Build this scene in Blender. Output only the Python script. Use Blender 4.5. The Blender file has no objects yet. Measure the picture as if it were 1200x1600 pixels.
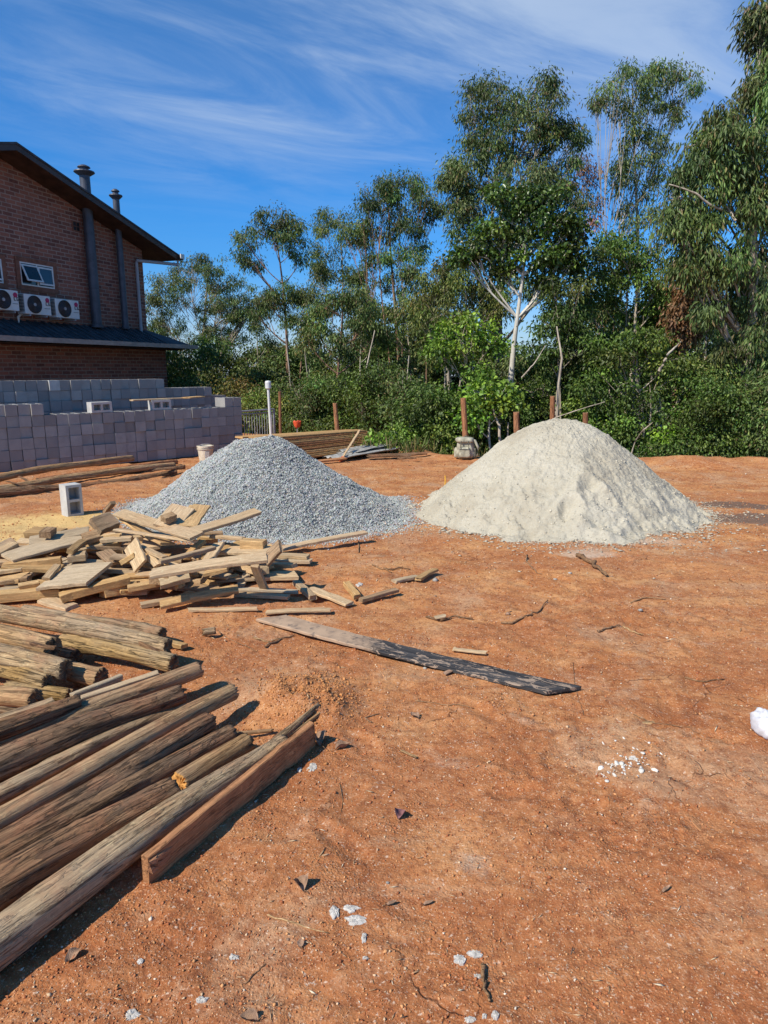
import bpy, math, random
import numpy as np
from mathutils import Vector, Matrix
S = bpy.context.scene
R = math.radians
# ---------------------------------------------------------------- camera
F, CX, CY, HY, CAMZ = 1063.0, 600.0, 800.0, 575.0, 1.75
PITCH = math.atan((CY - HY) / F)
cam_d = bpy.data.cameras.new('camera')
cam_d.sensor_fit = 'VERTICAL'; cam_d.sensor_height = 24.0; cam_d.lens = 24.0 * F / 1600.0
cam_d.clip_start = 0.05; cam_d.clip_end = 12000
cam = bpy.data.objects.new('camera', cam_d); S.collection.objects.link(cam)
cam.location = (0, 0, CAMZ); cam.rotation_euler = (R(90) - PITCH, 0, 0)
S.camera = cam
# ---------------------------------------------------------------- light
SUN_EL, SUN_AZ = 45.0, 232.0          # azimuth clockwise from +Y
sx, sy, sz = (math.sin(R(SUN_AZ)) * math.cos(R(SUN_EL)), math.cos(R(SUN_AZ)) * math.cos(R(SUN_EL)), math.sin(R(SUN_EL)))
sun_d = bpy.data.lights.new('sun', 'SUN'); sun_d.energy = 5.0; sun_d.angle = R(0.55); sun_d.color = (1.0, 0.93, 0.81)
sun = bpy.data.objects.new('sun', sun_d); S.collection.objects.link(sun)
sun.rotation_euler = Vector((sx, sy, sz)).to_track_quat('Z', 'Y').to_euler()
W = bpy.data.worlds.new('World'); S.world = W; W.use_nodes = True
nt = W.node_tree; nt.nodes.clear()
def wn(t, **k):
    n = nt.nodes.new(t)
    for a, b in k.items(): setattr(n, a, b)
    return n
def mth(op, a, b=None, c=None, clamp=False):
    n = nt.nodes.new('ShaderNodeMath'); n.operation = op; n.use_clamp = clamp
    for i, v in enumerate((a, b, c)):
        if v is None: continue
        if isinstance(v, (int, float)): n.inputs[i].default_value = v
        else: nt.links.new(v, n.inputs[i])
    return n.outputs[0]
sky = wn('ShaderNodeTexSky', sky_type='NISHITA', sun_disc=False)
sky.sun_elevation = R(SUN_EL); sky.sun_rotation = R(SUN_AZ); sky.air_density = 1.0; sky.dust_density = 0.3; sky.ozone_density = 3.5
hs = wn('ShaderNodeHueSaturation'); hs.inputs['Saturation'].default_value = 1.34; hs.inputs['Hue'].default_value = 0.497
hs.inputs['Value'].default_value = 1.25
nt.links.new(sky.outputs[0], hs.inputs['Color'])
tc = wn('ShaderNodeTexCoord'); sp = wn('ShaderNodeSeparateXYZ'); nt.links.new(tc.outputs['Generated'], sp.inputs[0])
dx, dy, dz = sp.outputs[0], sp.outputs[1], sp.outputs[2]
zz = mth('MAXIMUM', dz, 0.03)
px_, py_ = mth('DIVIDE', dx, zz), mth('DIVIDE', dy, zz)
# streaky high cloud on a flat layer: rotate then stretch
ca, sa = math.cos(R(38)), math.sin(R(38))
u_ = mth('ADD', mth('MULTIPLY', px_, ca), mth('MULTIPLY', py_, sa))
v_ = mth('SUBTRACT', mth('MULTIPLY', py_, ca), mth('MULTIPLY', px_, sa))
cb = wn('ShaderNodeCombineXYZ'); nt.links.new(mth('MULTIPLY', u_, 0.5), cb.inputs[0]); nt.links.new(mth('MULTIPLY', v_, 1.0), cb.inputs[1]); cb.inputs[2].default_value = 4.3
n1 = wn('ShaderNodeTexNoise'); n1.inputs['Scale'].default_value = 1.5; n1.inputs['Detail'].default_value = 9; n1.inputs['Roughness'].default_value = 0.62; n1.inputs['Distortion'].default_value = 0.7
nt.links.new(cb.outputs[0], n1.inputs['Vector'])
n2 = wn('ShaderNodeTexNoise'); n2.inputs['Scale'].default_value = 0.55; n2.inputs['Detail'].default_value = 3; nt.links.new(cb.outputs[0], n2.inputs['Vector'])
def ramp(v, a, b):
    m = wn('ShaderNodeMapRange', interpolation_type='SMOOTHSTEP'); m.inputs[1].default_value = a; m.inputs[2].default_value = b
    nt.links.new(v, m.inputs[0]); return m.outputs[0]
def gauss(ax, ay, rx, ry):           # soft patch in azimuth-ratio / elevation
    a = mth('DIVIDE', mth('SUBTRACT', mth('DIVIDE', dx, mth('MAXIMUM', dy, 0.05)), ax), rx)
    b = mth('DIVIDE', mth('SUBTRACT', dz, ay), ry)
    q = mth('ADD', mth('MULTIPLY', a, a), mth('MULTIPLY', b, b))
    return mth('POWER', 2.718, mth('MULTIPLY', q, -1.0))
mask = mth('ADD', mth('MULTIPLY', gauss(-0.10, 0.35, 0.42, 0.10), 1.25), mth('MULTIPLY', gauss(0.42, 0.33, 0.24, 0.13), 0.7))
mask = mth('ADD', mask, mth('MULTIPLY', gauss(0.0, 0.46, 0.55, 0.06), 0.8))
wisp = ramp(mth('ADD', mth('MULTIPLY', n1.outputs[0], 0.75), mth('MULTIPLY', n2.outputs[0], 0.35)), 0.42, 0.76)
cl = mth('MULTIPLY', mth('MULTIPLY', mth('ADD', mth('MULTIPLY', wisp, 0.8), 0.10), mask), 0.72, clamp=True)
# pale air low over the horizon
low = mth('MULTIPLY', mth('SUBTRACT', 1.0, ramp(dz, 0.0, 0.13)), 0.5)
cov = mth('MAXIMUM', cl, low)
tr_ = wn('ShaderNodeValToRGB'); nt.links.new(dz, tr_.inputs[0]); e_ = tr_.color_ramp.elements
e_[0].position = 0.0; e_[0].color = (0.52, 0.66, 0.92, 1); e_[1].position = 0.6; e_[1].color = (1, 1, 1, 1)
for p_, c_ in ((0.07, (0.42, 0.66, 1.0)), (0.2, (0.42, 0.80, 1.12)), (0.42, (0.55, 0.86, 1.06))):
    q_ = e_.new(p_); q_.color = (*c_, 1)
tint = wn('ShaderNodeMix', data_type='RGBA', blend_type='MULTIPLY'); tint.inputs[0].default_value = 1.0
nt.links.new(hs.outputs[0], tint.inputs[6]); nt.links.new(tr_.outputs[0], tint.inputs[7])
mx = wn('ShaderNodeMix', data_type='RGBA'); nt.links.new(cov, mx.inputs[0]); nt.links.new(tint.outputs[2], mx.inputs[6]); mx.inputs[7].default_value = (4.9, 6.0, 7.6, 1)
bg = wn('ShaderNodeBackground'); bg.inputs['Strength'].default_value = 0.105
nt.links.new(mx.outputs[2], bg.inputs[0]); wo = wn('ShaderNodeOutputWorld'); nt.links.new(bg.outputs[0], wo.inputs[0])
S.view_settings.view_transform = 'Standard'; S.view_settings.look = 'None'; S.view_settings.gamma = 1.0
S.view_settings.use_curve_mapping = False; S.view_settings.exposure = 0.12
S.cycles.max_bounces = 6; S.cycles.transparent_max_bounces = 6
# ---------------------------------------------------------------- helpers
cp, spt = math.cos(PITCH), math.sin(PITCH)
def ray(x, y):
    u, v = (x - CX) / F, (CY - y) / F
    return Vector((u, cp + v * spt, -spt + v * cp))
def gp(x, y, z=0.0):                 # photo pixel -> point at height z
    d = ray(x, y); t = (z - CAMZ) / d.z
    return Vector((d.x * t, d.y * t, z))
def dp(x, y, Y):                     # photo pixel -> point at distance Y
    d = ray(x, y); t = Y / d.y
    return Vector((d.x * t, Y, CAMZ + d.z * t))
def hash2(i, j, s):
    h = (i.astype(np.int64) * 374761393 + j.astype(np.int64) * 668265263 + s * 974634777) & 0xffffffff
    h = ((h ^ (h >> 13)) * 1274126177) & 0xffffffff
    return ((h ^ (h >> 16)) & 0xffffff) / float(0xffffff)
def vnoise(x, y, s=0):
    x = np.asarray(x, float); y = np.asarray(y, float)
    i, j = np.floor(x), np.floor(y); fx, fy = x - i, y - j
    fx = fx * fx * (3 - 2 * fx); fy = fy * fy * (3 - 2 * fy)
    a, b, c, d = hash2(i, j, s), hash2(i + 1, j, s), hash2(i, j + 1, s), hash2(i + 1, j + 1, s)
    return (a + (b - a) * fx) * (1 - fy) + (c + (d - c) * fx) * fy
def fbm(x, y, o=4, s=0, g=0.5):
    t, a, n = 0, 1.0, 0
    for k in range(o):
        t = t + a * (vnoise(x * 2 ** k + 17.3 * k, y * 2 ** k - 9.1 * k, s + k) - 0.5); n += a; a *= g
    return t / n * 2
def npmesh(name, V, F_, mat=None, parent=None, smooth=False, col=None, attrs=None, loc=None):
    V = np.asarray(V, np.float32); F_ = np.asarray(F_, np.int32); k = F_.shape[1]
    me = bpy.data.meshes.new(name); me.vertices.add(len(V)); me.vertices.foreach_set('co', V.ravel())
    me.loops.add(F_.size); me.loops.foreach_set('vertex_index', F_.ravel())
    me.polygons.add(len(F_)); me.polygons.foreach_set('loop_start', np.arange(len(F_), dtype=np.int32) * k)
    if smooth: me.polygons.foreach_set('use_smooth', np.ones(len(F_), dtype=bool))
    me.update(calc_edges=True)
    if col is not None:
        a = me.color_attributes.new('tint', 'FLOAT_COLOR', 'POINT')
        c = np.ones((len(V), 4), np.float32); c[:, :3] = col; a.data.foreach_set('color', c.ravel())
    if mat: me.materials.append(mat)
    o = bpy.data.objects.new(name, me); S.collection.objects.link(o)
    if parent: o.parent = parent
    if loc is not None: o.location = loc
    return o
def tag(o, label=None, cat=None, group=None, kind=None):
    for k, v in (('label', label), ('category', cat), ('group', group), ('kind', kind)):
        if v: o[k] = v
    return o
def empty(name, loc=(0, 0, 0), rz=0.0, label=None, cat=None, group=None):
    o = bpy.data.objects.new(name, None); S.collection.objects.link(o); o.location = loc; o.rotation_euler = (0, 0, rz)
    o.empty_display_size = 0.1
    return tag(o, label, cat, group)
class MB:
    """collects boxes / tubes / prisms as faces; build() links ONE mesh"""
    def __init__(s): s.v = []; s.f = []
    def add(s, vs, fs):
        n = len(s.v); s.v += [tuple(v) for v in vs]; s.f += [tuple(n + i for i in f) for f in fs]; return s
    def box(s, a, b, M=None):
        (x0, y0, z0), (x1, y1, z1) = a, b
        v = [Vector(p) for p in ((x0, y0, z0), (x1, y0, z0), (x1, y1, z0), (x0, y1, z0), (x0, y0, z1), (x1, y0, z1), (x1, y1, z1), (x0, y1, z1))]
        if M: v = [M @ p for p in v]
        return s.add(v, [(0, 3, 2, 1), (4, 5, 6, 7), (0, 1, 5, 4), (1, 2, 6, 5), (2, 3, 7, 6), (3, 0, 4, 7)])
    def tube(s, pts, rad, n=12, cap=True):
        pts = [Vector(p) for p in pts]; rad = rad if hasattr(rad, '__len__') else [rad] * len(pts); vs = []; fs = []
        t0 = (pts[1] - pts[0]).normalized(); ref = Vector((0, 0, 1)) if abs(t0.z) < 0.9 else Vector((1, 0, 0))
        for i, p in enumerate(pts):
            t = (pts[min(i + 1, len(pts) - 1)] - pts[max(i - 1, 0)]).normalized()
            a = ref.cross(t).normalized(); b = t.cross(a)
            for k in range(n):
                q = 2 * math.pi * k / n; vs.append(p + (a * math.cos(q) + b * math.sin(q)) * rad[i])
        for i in range(len(pts) - 1):
            for k in range(n): fs.append((i * n + k, i * n + (k + 1) % n, (i + 1) * n + (k + 1) % n, (i + 1) * n + k))
        if cap: fs.append(tuple(range(n))[::-1]); fs.append(tuple((len(pts) - 1) * n + k for k in range(n)))
        return s.add(vs, fs)
    def lathe(s, prof, c=(0, 0, 0), n=24, axis='z'):
        vs = []; fs = []; c = Vector(c)
        for r, h in prof:
            for k in range(n):
                q = 2 * math.pi * k / n
                if axis == 'z': vs.append(c + Vector((r * math.cos(q), r * math.sin(q), h)))
                else: vs.append(c + Vector((r * math.cos(q), h, r * math.sin(q))))
        for i in range(len(prof) - 1):
            for k in range(n): fs.append((i * n + k, i * n + (k + 1) % n, (i + 1) * n + (k + 1) % n, (i + 1) * n + k))
        return s.add(vs, fs)
    def build(s, name, mat, parent=None, smooth=False, bevel=0.0):
        me = bpy.data.meshes.new(name); me.from_pydata(s.v, [], s.f); me.update()
        if smooth:
            for p in me.polygons: p.use_smooth = True
        me.materials.append(mat); o = bpy.data.objects.new(name, me); S.collection.objects.link(o)
        if parent: o.parent = parent
        if bevel:
            m = o.modifiers.new('soft', 'BEVEL'); m.width = bevel; m.segments = 2; m.limit_method = 'ANGLE'
        return o
# ---------------------------------------------------------------- materials
class NT:
    def __init__(s, name, rough=0.8, spec=0.3):
        s.m = bpy.data.materials.new(name); s.m.use_nodes = True; s.t = s.m.node_tree
        s.p = s.t.nodes['Principled BSDF']; s.p.inputs['Roughness'].default_value = rough; s.p.inputs['Specular IOR Level'].default_value = spec
        s.tc = s.t.nodes.new('ShaderNodeTexCoord')
    def n(s, t, **k):
        n = s.t.nodes.new(t)
        for a, b in k.items(): setattr(n, a, b)
        return n
    def l(s, a, b): s.t.links.new(a, b)
    def mp(s, scale=(1, 1, 1), loc=(0, 0, 0), src='Object', rot=(0, 0, 0), randloc=False):
        m = s.n('ShaderNodeMapping'); m.inputs['Scale'].default_value = scale; m.inputs['Location'].default_value = loc; m.inputs['Rotation'].default_value = rot
        s.l(s.tc.outputs[src], m.inputs[0])
        if randloc:
            oi = s.n('ShaderNodeObjectInfo'); a = s.n('ShaderNodeVectorMath', operation='MULTIPLY_ADD')
            s.l(oi.outputs['Random'], a.inputs[0]); a.inputs[1].default_value = (37, 51, 23); s.l(m.outputs[0], a.inputs[2]); return a.outputs[0]
        return m.outputs[0]
    def noise(s, vec, scale, det=4, rough=0.5, dist=0.0):
        n = s.n('ShaderNodeTexNoise'); n.inputs['Scale'].default_value = scale; n.inputs['Detail'].default_value = det
        n.inputs['Roughness'].default_value = rough; n.inputs['Distortion'].default_value = dist; s.l(vec, n.inputs['Vector']); return n.outputs[0]
    def voro(s, vec, scale, feature='F1', out='Distance'):
        n = s.n('ShaderNodeTexVoronoi', feature=feature); n.inputs['Scale'].default_value = scale; s.l(vec, n.inputs['Vector']); return n.outputs[out]
    def ramp(s, v, stops, interp='LINEAR'):
        n = s.n('ShaderNodeValToRGB'); e = n.color_ramp.elements; n.color_ramp.interpolation = interp
        while len(e) > 1: e.remove(e[-1])
        e[0].position = stops[0][0]; c = stops[0][1]; e[0].color = (*c, 1) if hasattr(c, '__len__') else (c, c, c, 1)
        for p, c in stops[1:]:
            q = e.new(p); q.color = (*c, 1) if hasattr(c, '__len__') else (c, c, c, 1)
        s.l(v, n.inputs[0]); return n.outputs[0]
    def rng(s, v, a, b, c=0.0, d=1.0):
        n = s.n('ShaderNodeMapRange'); n.inputs[1].default_value = a; n.inputs[2].default_value = b; n.inputs[3].default_value = c; n.inputs[4].default_value = d
        s.l(v, n.inputs[0]); return n.outputs[0]
    def mix(s, f, a, b, mode='MIX'):
        n = s.n('ShaderNodeMix', data_type='RGBA', blend_type=mode)
        for i, v in ((0, f), (6, a), (7, b)):
            if isinstance(v, (int, float)): n.inputs[i].default_value = v
            elif isinstance(v, tuple): n.inputs[i].default_value = (*v, 1)
            else: s.l(v, n.inputs[i])
        return n.outputs[2]
    def ma(s, op, a, b=0.0, clamp=False):
        n = s.n('ShaderNodeMath', operation=op); n.use_clamp = clamp
        for i, v in enumerate((a, b)):
            if isinstance(v, (int, float)): n.inputs[i].default_value = v
            else: s.l(v, n.inputs[i])
        return n.outputs[0]
    def col(s, c):
        if isinstance(c, tuple): s.p.inputs['Base Color'].default_value = (*c, 1)
        else: s.l(c, s.p.inputs['Base Color'])
        return s
    def bump(s, h, strength=0.5, dist=0.01):
        b = s.n('ShaderNodeBump'); b.inputs['Strength'].default_value = strength; b.inputs['Distance'].default_value = dist
        s.l(h, b.inputs['Height']); s.l(b.outputs[0], s.p.inputs['Normal']); return s
    def rand(s): return s.n('ShaderNodeObjectInfo').outputs['Random']
    def attr(s, name='tint'):
        n = s.n('ShaderNodeAttribute', attribute_name=name); return n.outputs['Color']
def mat_wood(name, light, dark, bark=0.0, stain=(0.05, 0.03, 0.02), bumpd=0.004, stain_amt=0.35, gray=0.0, red=0.0, crack=0.75):
    t = NT(name, 0.85, 0.2)
    v = t.mp((3.2, 64, 64), randloc=True); vc = t.mp((1, 1, 1), randloc=True); fv = t.mp((10, 230, 230), randloc=True); v3 = t.mp((1.6, 30, 30), (3, 1, 7), randloc=True)
    g = t.noise(v, 1.0, 7, 0.68, 0.15); f = t.noise(fv, 1.0, 4, 0.65); b = t.noise(vc, 5.5, 6, 0.65)
    ck = t.rng(t.ma('ABSOLUTE', t.ma('SUBTRACT', t.noise(v3, 1.0, 5, 0.6, 0.3), 0.5)), 0.0, 0.022, 1, 0)
    c = t.ramp(g, [(0.25, dark), (0.48, tuple((a + b_) / 2 for a, b_ in zip(light, dark))), (0.68, light)])
    c = t.mix(t.rng(f, 0.40, 0.60, 0.0, 0.5), c, tuple(x * 0.45 for x in dark))
    c = t.mix(t.rng(t.noise(vc, 46, 4, 0.7), 0.56, 0.7, 0, 0.45), c, tuple(min(.75, x * 1.35) for x in light))
    rr = t.rand()
    c = t.mix(1.0, c, t.ramp(rr, [(0, (0.72, 0.66, 0.58)), (0.35, (1.0, 0.88, 0.7)), (0.7, (1.0, 0.93, 0.84)), (1, (1.1, 1.02, 0.85))]), 'MULTIPLY')
    bk = t.rng(t.noise(t.mp((5, 20, 20), (9, 2, 4), randloc=True), 1.0, 6, 0.6, 0.5), 0.52, 0.555)
    if bark: c = t.mix(t.ma('MULTIPLY', bk, bark), c, t.mix(t.rng(f, .4, .6), tuple(x * .75 for x in dark), tuple((x + y) * .42 for x, y in zip(light, dark))))
    if stain_amt: c = t.mix(t.rng(b, 0.54, 0.74, 0, stain_amt), c, stain)
    if gray: c = t.mix(t.rng(t.noise(vc, 1.7, 4), 0.4, 0.62, 0, gray), c, (0.52, 0.41, 0.28))
    if red: c = t.mix(t.rng(t.noise(vc, 5.0, 6, 0.7), 0.48, 0.62, 0, red), c, (0.42, 0.18, 0.09))
    c = t.mix(t.ma('MULTIPLY', ck, crack), c, tuple(x * .22 for x in dark))
    h = t.ma('SUBTRACT', t.ma('ADD', t.ma('MULTIPLY', g, 1.0), t.ma('MULTIPLY', f, 0.7)), t.ma('MULTIPLY', ck, crack * 1.2))
    if bark: h = t.ma('ADD', h, t.ma('MULTIPLY', bk, 1.1 * bark))
    return t.col(c).bump(h, 0.9, bumpd).m
M = {}
M['log_tan'] = mat_wood('weathered round timber', (0.66, 0.45, 0.25), (0.25, 0.14, 0.07), bark=.35, bumpd=0.005, crack=.5, gray=0.2, red=0.35, stain_amt=0.5)
M['log_gray'] = mat_wood('grey round timber', (0.66, 0.49, 0.31), (0.24, 0.155, 0.09), bark=.6, bumpd=0.006, crack=.6, gray=0.35, red=0.3, stain_amt=0.5)
M['log_dark'] = mat_wood('dark barked timber', (0.46, 0.28, 0.16), (0.14, 0.076, 0.042), bark=.8, bumpd=0.009, gray=0.15, red=0.45, stain_amt=0.5)
M['log_yellow'] = mat_wood('split yellow timber', (0.55, 0.38, 0.17), (0.22, 0.14, 0.06), bumpd=0.008, gray=0.5, stain_amt=0.5)
M['plank_pale'] = mat_wood('bleached plank', (0.76, 0.60, 0.41), (0.47, 0.34, 0.21), bumpd=0.002, crack=.3, gray=0.25, red=0.12, stain_amt=0.18, stain=(0.16, 0.11, 0.07))
M['plank_gray'] = mat_wood('cement stained plank', (0.66, 0.55, 0.41), (0.42, 0.33, 0.22), bumpd=0.002, crack=.3, gray=0.5, stain_amt=0.3, stain=(0.15, 0.11, 0.08))
M['plank_yellow'] = mat_wood('yellow pine plank', (0.74, 0.52, 0.28), (0.44, 0.28, 0.135), bumpd=0.002, crack=.3, stain_amt=0.3, stain=(0.18, 0.1, 0.05))
M['plank_brown'] = mat_wood('brown formwork plank', (0.60, 0.32, 0.16), (0.36, 0.17, 0.08), bumpd=0.003, crack=.5, red=0.3, stain_amt=0.4)
M['post_red'] = mat_wood('reddish post', (0.54, 0.29, 0.17), (0.28, 0.13, 0.075), bumpd=0.005, stain_amt=0.3)
M['stack'] = mat_wood('sun-brightened sawn boards', (0.76, 0.46, 0.20), (0.44, 0.22, 0.085), bumpd=0.002, crack=.2, stain_amt=0.15, stain=(0.2, 0.12, 0.06))  # board colour brightened in place of the sun missing on the stack side
M['plank_old'] = mat_wood('old brown board', (0.50, 0.36, 0.23), (0.25, 0.165, 0.10), bumpd=0.003, crack=.5, gray=.3, red=.15, stain_amt=.35)
M['twig'] = mat_wood('dry twig', (0.42, 0.28, 0.18), (0.20, 0.12, 0.07), bumpd=0.002, stain_amt=0.3)
M['twig_pale'] = mat_wood('pale splinter', (0.60, 0.43, 0.26), (0.36, 0.23, 0.12), bumpd=0.002, stain_amt=0.1)
def m_cut():
    t = NT('sawn log end', 0.85, 0.2); v = t.mp((1, 1, 1), randloc=False)
    w = t.n('ShaderNodeTexWave', wave_type='RINGS', rings_direction='X'); w.inputs['Scale'].default_value = 38; w.inputs['Distortion'].default_value = 3.0; w.inputs['Detail Scale'].default_value = 2
    t.l(v, w.inputs[0])
    c = t.ramp(w.outputs[0], [(0, (0.13, 0.08, 0.045)), (1, (0.30, 0.19, 0.10))])
    c = t.mix(t.rng(t.noise(v, 22, 4), 0.45, 0.65, 0, 0.8), c, (0.05, 0.035, 0.025))
    return t.col(c).bump(t.noise(v, 60, 4), 0.6, 0.004).m
M['cut'] = m_cut()
def m_cut2():
    t = NT('fresh orange log end', 0.85, 0.2); v = t.mp()
    return t.col(t.ramp(t.noise(v, 30, 4), [(0.3, (0.45, 0.2, 0.05)), (0.7, (0.62, 0.33, 0.1))])).bump(t.noise(v, 60, 3), 0.4, 0.003).m
M['cut_orange'] = m_cut2()
def m_char():
    t = NT('charred dirty plank', 0.75, 0.3); v = t.mp((1, 1, 1)); vs = t.mp((2, 25, 25))
    sep = t.n('ShaderNodeSeparateXYZ'); t.l(t.tc.outputs['Object'], sep.inputs[0])
    dirt = t.mix(t.rng(t.noise(v, 9, 5), 0.4, 0.65), (0.46, 0.32, 0.21), (0.33, 0.23, 0.155))
    tar = t.mix(t.rng(t.noise(vs, 1, 6, 0.65), 0.4, 0.6), (0.022, 0.021, 0.022), (0.075, 0.07, 0.068))
    scr = t.ma('GREATER_THAN', t.noise(t.mp((3, 9, 9)), 3.2, 8, 0.7, 1.2), 0.55)
    tar = t.mix(scr, tar, (0.34, 0.25, 0.18))
    k = t.ma('ADD', sep.outputs[0], t.ma('MULTIPLY', t.noise(v, 7, 6, 0.7), 0.9))
    f = t.rng(k, 0.10, 0.34)
    k2 = t.rng(t.noise(v, 14, 6, 0.7), 0.56, 0.62, 0, 0.7)
    dirt = t.mix(k2, dirt, (0.12, 0.10, 0.09))
    return t.col(t.mix(f, dirt, tar)).bump(t.noise(vs, 3, 6, 0.7), 0.8, 0.004).m
M['char'] = m_char()
def simple(name, c, rough=0.6, spec=0.4, var=0.25, sc=6.0, bump=0.3, bd=0.004, metal=0.0):
    t = NT(name, rough, spec); v = t.mp(randloc=True)
    k = t.noise(v, sc, 6, 0.6); cc = t.mix(t.rng(k, 0.35, 0.65), tuple(x * (1 - var) for x in c), tuple(min(1, x * (1 + var * 0.6)) for x in c))
    t.p.inputs['Metallic'].default_value = metal
    return t.col(cc).bump(t.noise(v, sc * 9, 4), bump, bd).m
def m_block():
    t = NT('concrete block', 0.95, 0.1); v = t.mp(randloc=True)
    a = t.noise(v, 5, 5, 0.6); b = t.noise(v, 130, 3, 0.6); r = t.rand()
    c = t.ramp(r, [(0, (0.26, 0.25, 0.235)), (0.5, (0.35, 0.335, 0.315)), (0.8, (0.44, 0.42, 0.39)), (1, (0.30, 0.295, 0.28))])
    c = t.mix(t.rng(a, 0.35, 0.7, 0, 0.45), c, (0.22, 0.21, 0.215)); c = t.mix(t.rng(b, 0.3, 0.7, 0, 0.3), c, (0.16, 0.15, 0.15))
    return t.col(c).bump(b, 0.8, 0.004).m
M['block'] = m_block()
def m_block2():
    t = NT('pale concrete block', 0.95, 0.1); v = t.mp(randloc=True)
    c = t.mix(t.rng(t.noise(v, 6, 5), 0.35, 0.7), (0.58, 0.565, 0.53), (0.46, 0.45, 0.42)); b = t.noise(v, 140, 3, 0.6)
    return t.col(t.mix(t.rng(b, 0.3, 0.7, 0, 0.3), c, (0.25, 0.25, 0.25))).bump(b, 0.8, 0.003).m
M['block_pale'] = m_block2()
def m_brick():
    t = NT('face brick', 0.9, 0.15)
    sep = t.n('ShaderNodeSeparateXYZ'); t.l(t.tc.outputs['Object'], sep.inputs[0]); cb = t.n('ShaderNodeCombineXYZ')
    hor = t.ma('ADD', sep.outputs[0], sep.outputs[1])
    wob = t.noise(t.tc.outputs['Object'], 1.8, 3)
    t.l(t.ma('ADD', hor, t.ma('MULTIPLY', t.noise(t.tc.outputs['Object'], 9, 3), 0.02)), cb.inputs[0]); t.l(t.ma('ADD', sep.outputs[2], t.ma('MULTIPLY', t.noise(t.tc.outputs['Object'], 7, 3), 0.016)), cb.inputs[1])
    br = t.n('ShaderNodeTexBrick'); t.l(cb.outputs[0], br.inputs['Vector'])
    br.inputs['Scale'].default_value = 1; br.inputs['Mortar Size'].default_value = 0.014; br.inputs['Mortar Smooth'].default_value = 0.25
    br.inputs['Brick Width'].default_value = 0.30; br.inputs['Row Height'].default_value = 0.105; br.inputs['Bias'].default_value = -0.1
    br.inputs['Color1'].default_value = (0.37, 0.145, 0.10, 1); br.inputs['Color2'].default_value = (0.13, 0.055, 0.05, 1); br.inputs['Mortar'].default_value = (0.40, 0.30, 0.25, 1)
    br.offset = 0.5
    c = t.mix(t.rng(t.noise(t.tc.outputs['Object'], 14, 4), 0.4, 0.7, 0, 0.5), br.outputs[0], (0.30, 0.15, 0.10))
    c = t.mix(t.rng(wob, 0.45, 0.7, 0, 0.35), c, (0.16, 0.08, 0.06))
    h = t.ma('ADD', t.ma('MULTIPLY', br.outputs['Fac'], -1.0), t.ma('MULTIPLY', t.noise(t.tc.outputs['Object'], 40, 4), 0.35))
    return t.col(c).bump(h, 0.9, 0.015).m
M['brick'] = m_brick()
M['brick_trim'] = simple('window surround render', (0.24, 0.11, 0.075), 0.9, 0.15, 0.3, 8)
M['soffit'] = simple('dark timber soffit', (0.07, 0.04, 0.03), 0.8, 0.2, 0.4, 3)
M['rooftile'] = simple('dark roof sheet', (0.06, 0.065, 0.075), 0.75, 0.3, 0.5, 3)
M['bargeboard'] = simple('bargeboard paint', (0.06, 0.04, 0.032), 0.5, 0.4, 0.3, 3)
M['gutter'] = simple('gutter metal', (0.38, 0.31, 0.27), 0.45, 0.5, 0.2, 5)
M['flue'] = simple('dark flue metal', (0.075, 0.08, 0.10), 0.5, 0.5, 0.3, 4, metal=0.2)
M['pipe_gray'] = simple('grey plastic pipe', (0.38, 0.38, 0.40), 0.5, 0.4, 0.15, 4)
M['white'] = simple('white enamel', (0.72, 0.72, 0.70), 0.4, 0.4, 0.08, 4, 0.05)
M['black'] = simple('black plastic', (0.02, 0.02, 0.022), 0.5, 0.4, 0.2, 5)
M['fan'] = simple('fan grille', (0.05, 0.035, 0.03), 0.5, 0.4, 0.2, 20)
M['logo_red'] = simple('logo crimson', (0.45, 0.02, 0.10), 0.4, 0.4, 0.05, 5, 0)
M['logo_gray'] = simple('logo grey', (0.12, 0.12, 0.13), 0.4, 0.4, 0.05, 5, 0)
M['glass'] = simple('dark window glass', (0.022, 0.026, 0.034), 0.08, 0.6, 0.3, 2, 0)
M['rail'] = simple('galvanised railing', (0.30, 0.31, 0.33), 0.5, 0.5, 0.2, 5)
M['fibre'] = simple('fibre cement sheet', (0.38, 0.365, 0.33), 0.9, 0.1, 0.4, 9)
M['orange'] = simple('orange plastic', (0.62, 0.09, 0.035), 0.5, 0.4, 0.3, 6)
M['red_tip'] = simple('red tipped lath', (0.55, 0.08, 0.04), 0.7, 0.3, 0.3, 12)
M['bucket'] = simple('cream plastic', (0.68, 0.60, 0.46), 0.5, 0.4, 0.3, 9)
M['bag'] = simple('dusty khaki canvas', (0.42, 0.40, 0.30), 0.95, 0.1, 0.4, 10, 0.6, 0.008)
M['bag_dark'] = simple('dark khaki webbing', (0.13, 0.125, 0.10), 0.95, 0.1, 0.4, 14, 0.6, 0.008)
M['plastic_bag'] = simple('white sack', (0.62, 0.62, 0.64), 0.6, 0.3, 0.06, 12, 0.3)
M['crust'] = simple('white cement crust', (0.60, 0.56, 0.50), 0.95, 0.1, 0.3, 60, 0.8, 0.004)
M['leaf_dry'] = simple('dry leaf', (0.36, 0.22, 0.14), 0.75, 0.3, 0.45, 40, 0.8, 0.004)
M['leaf_purple'] = simple('purple dry leaf', (0.25, 0.12, 0.12), 0.6, 0.3, 0.4, 40, 0.8, 0.004)
M['yellow'] = simple('yellow stake paint', (0.75, 0.42, 0.06), 0.6, 0.3, 0.2, 20)
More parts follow.
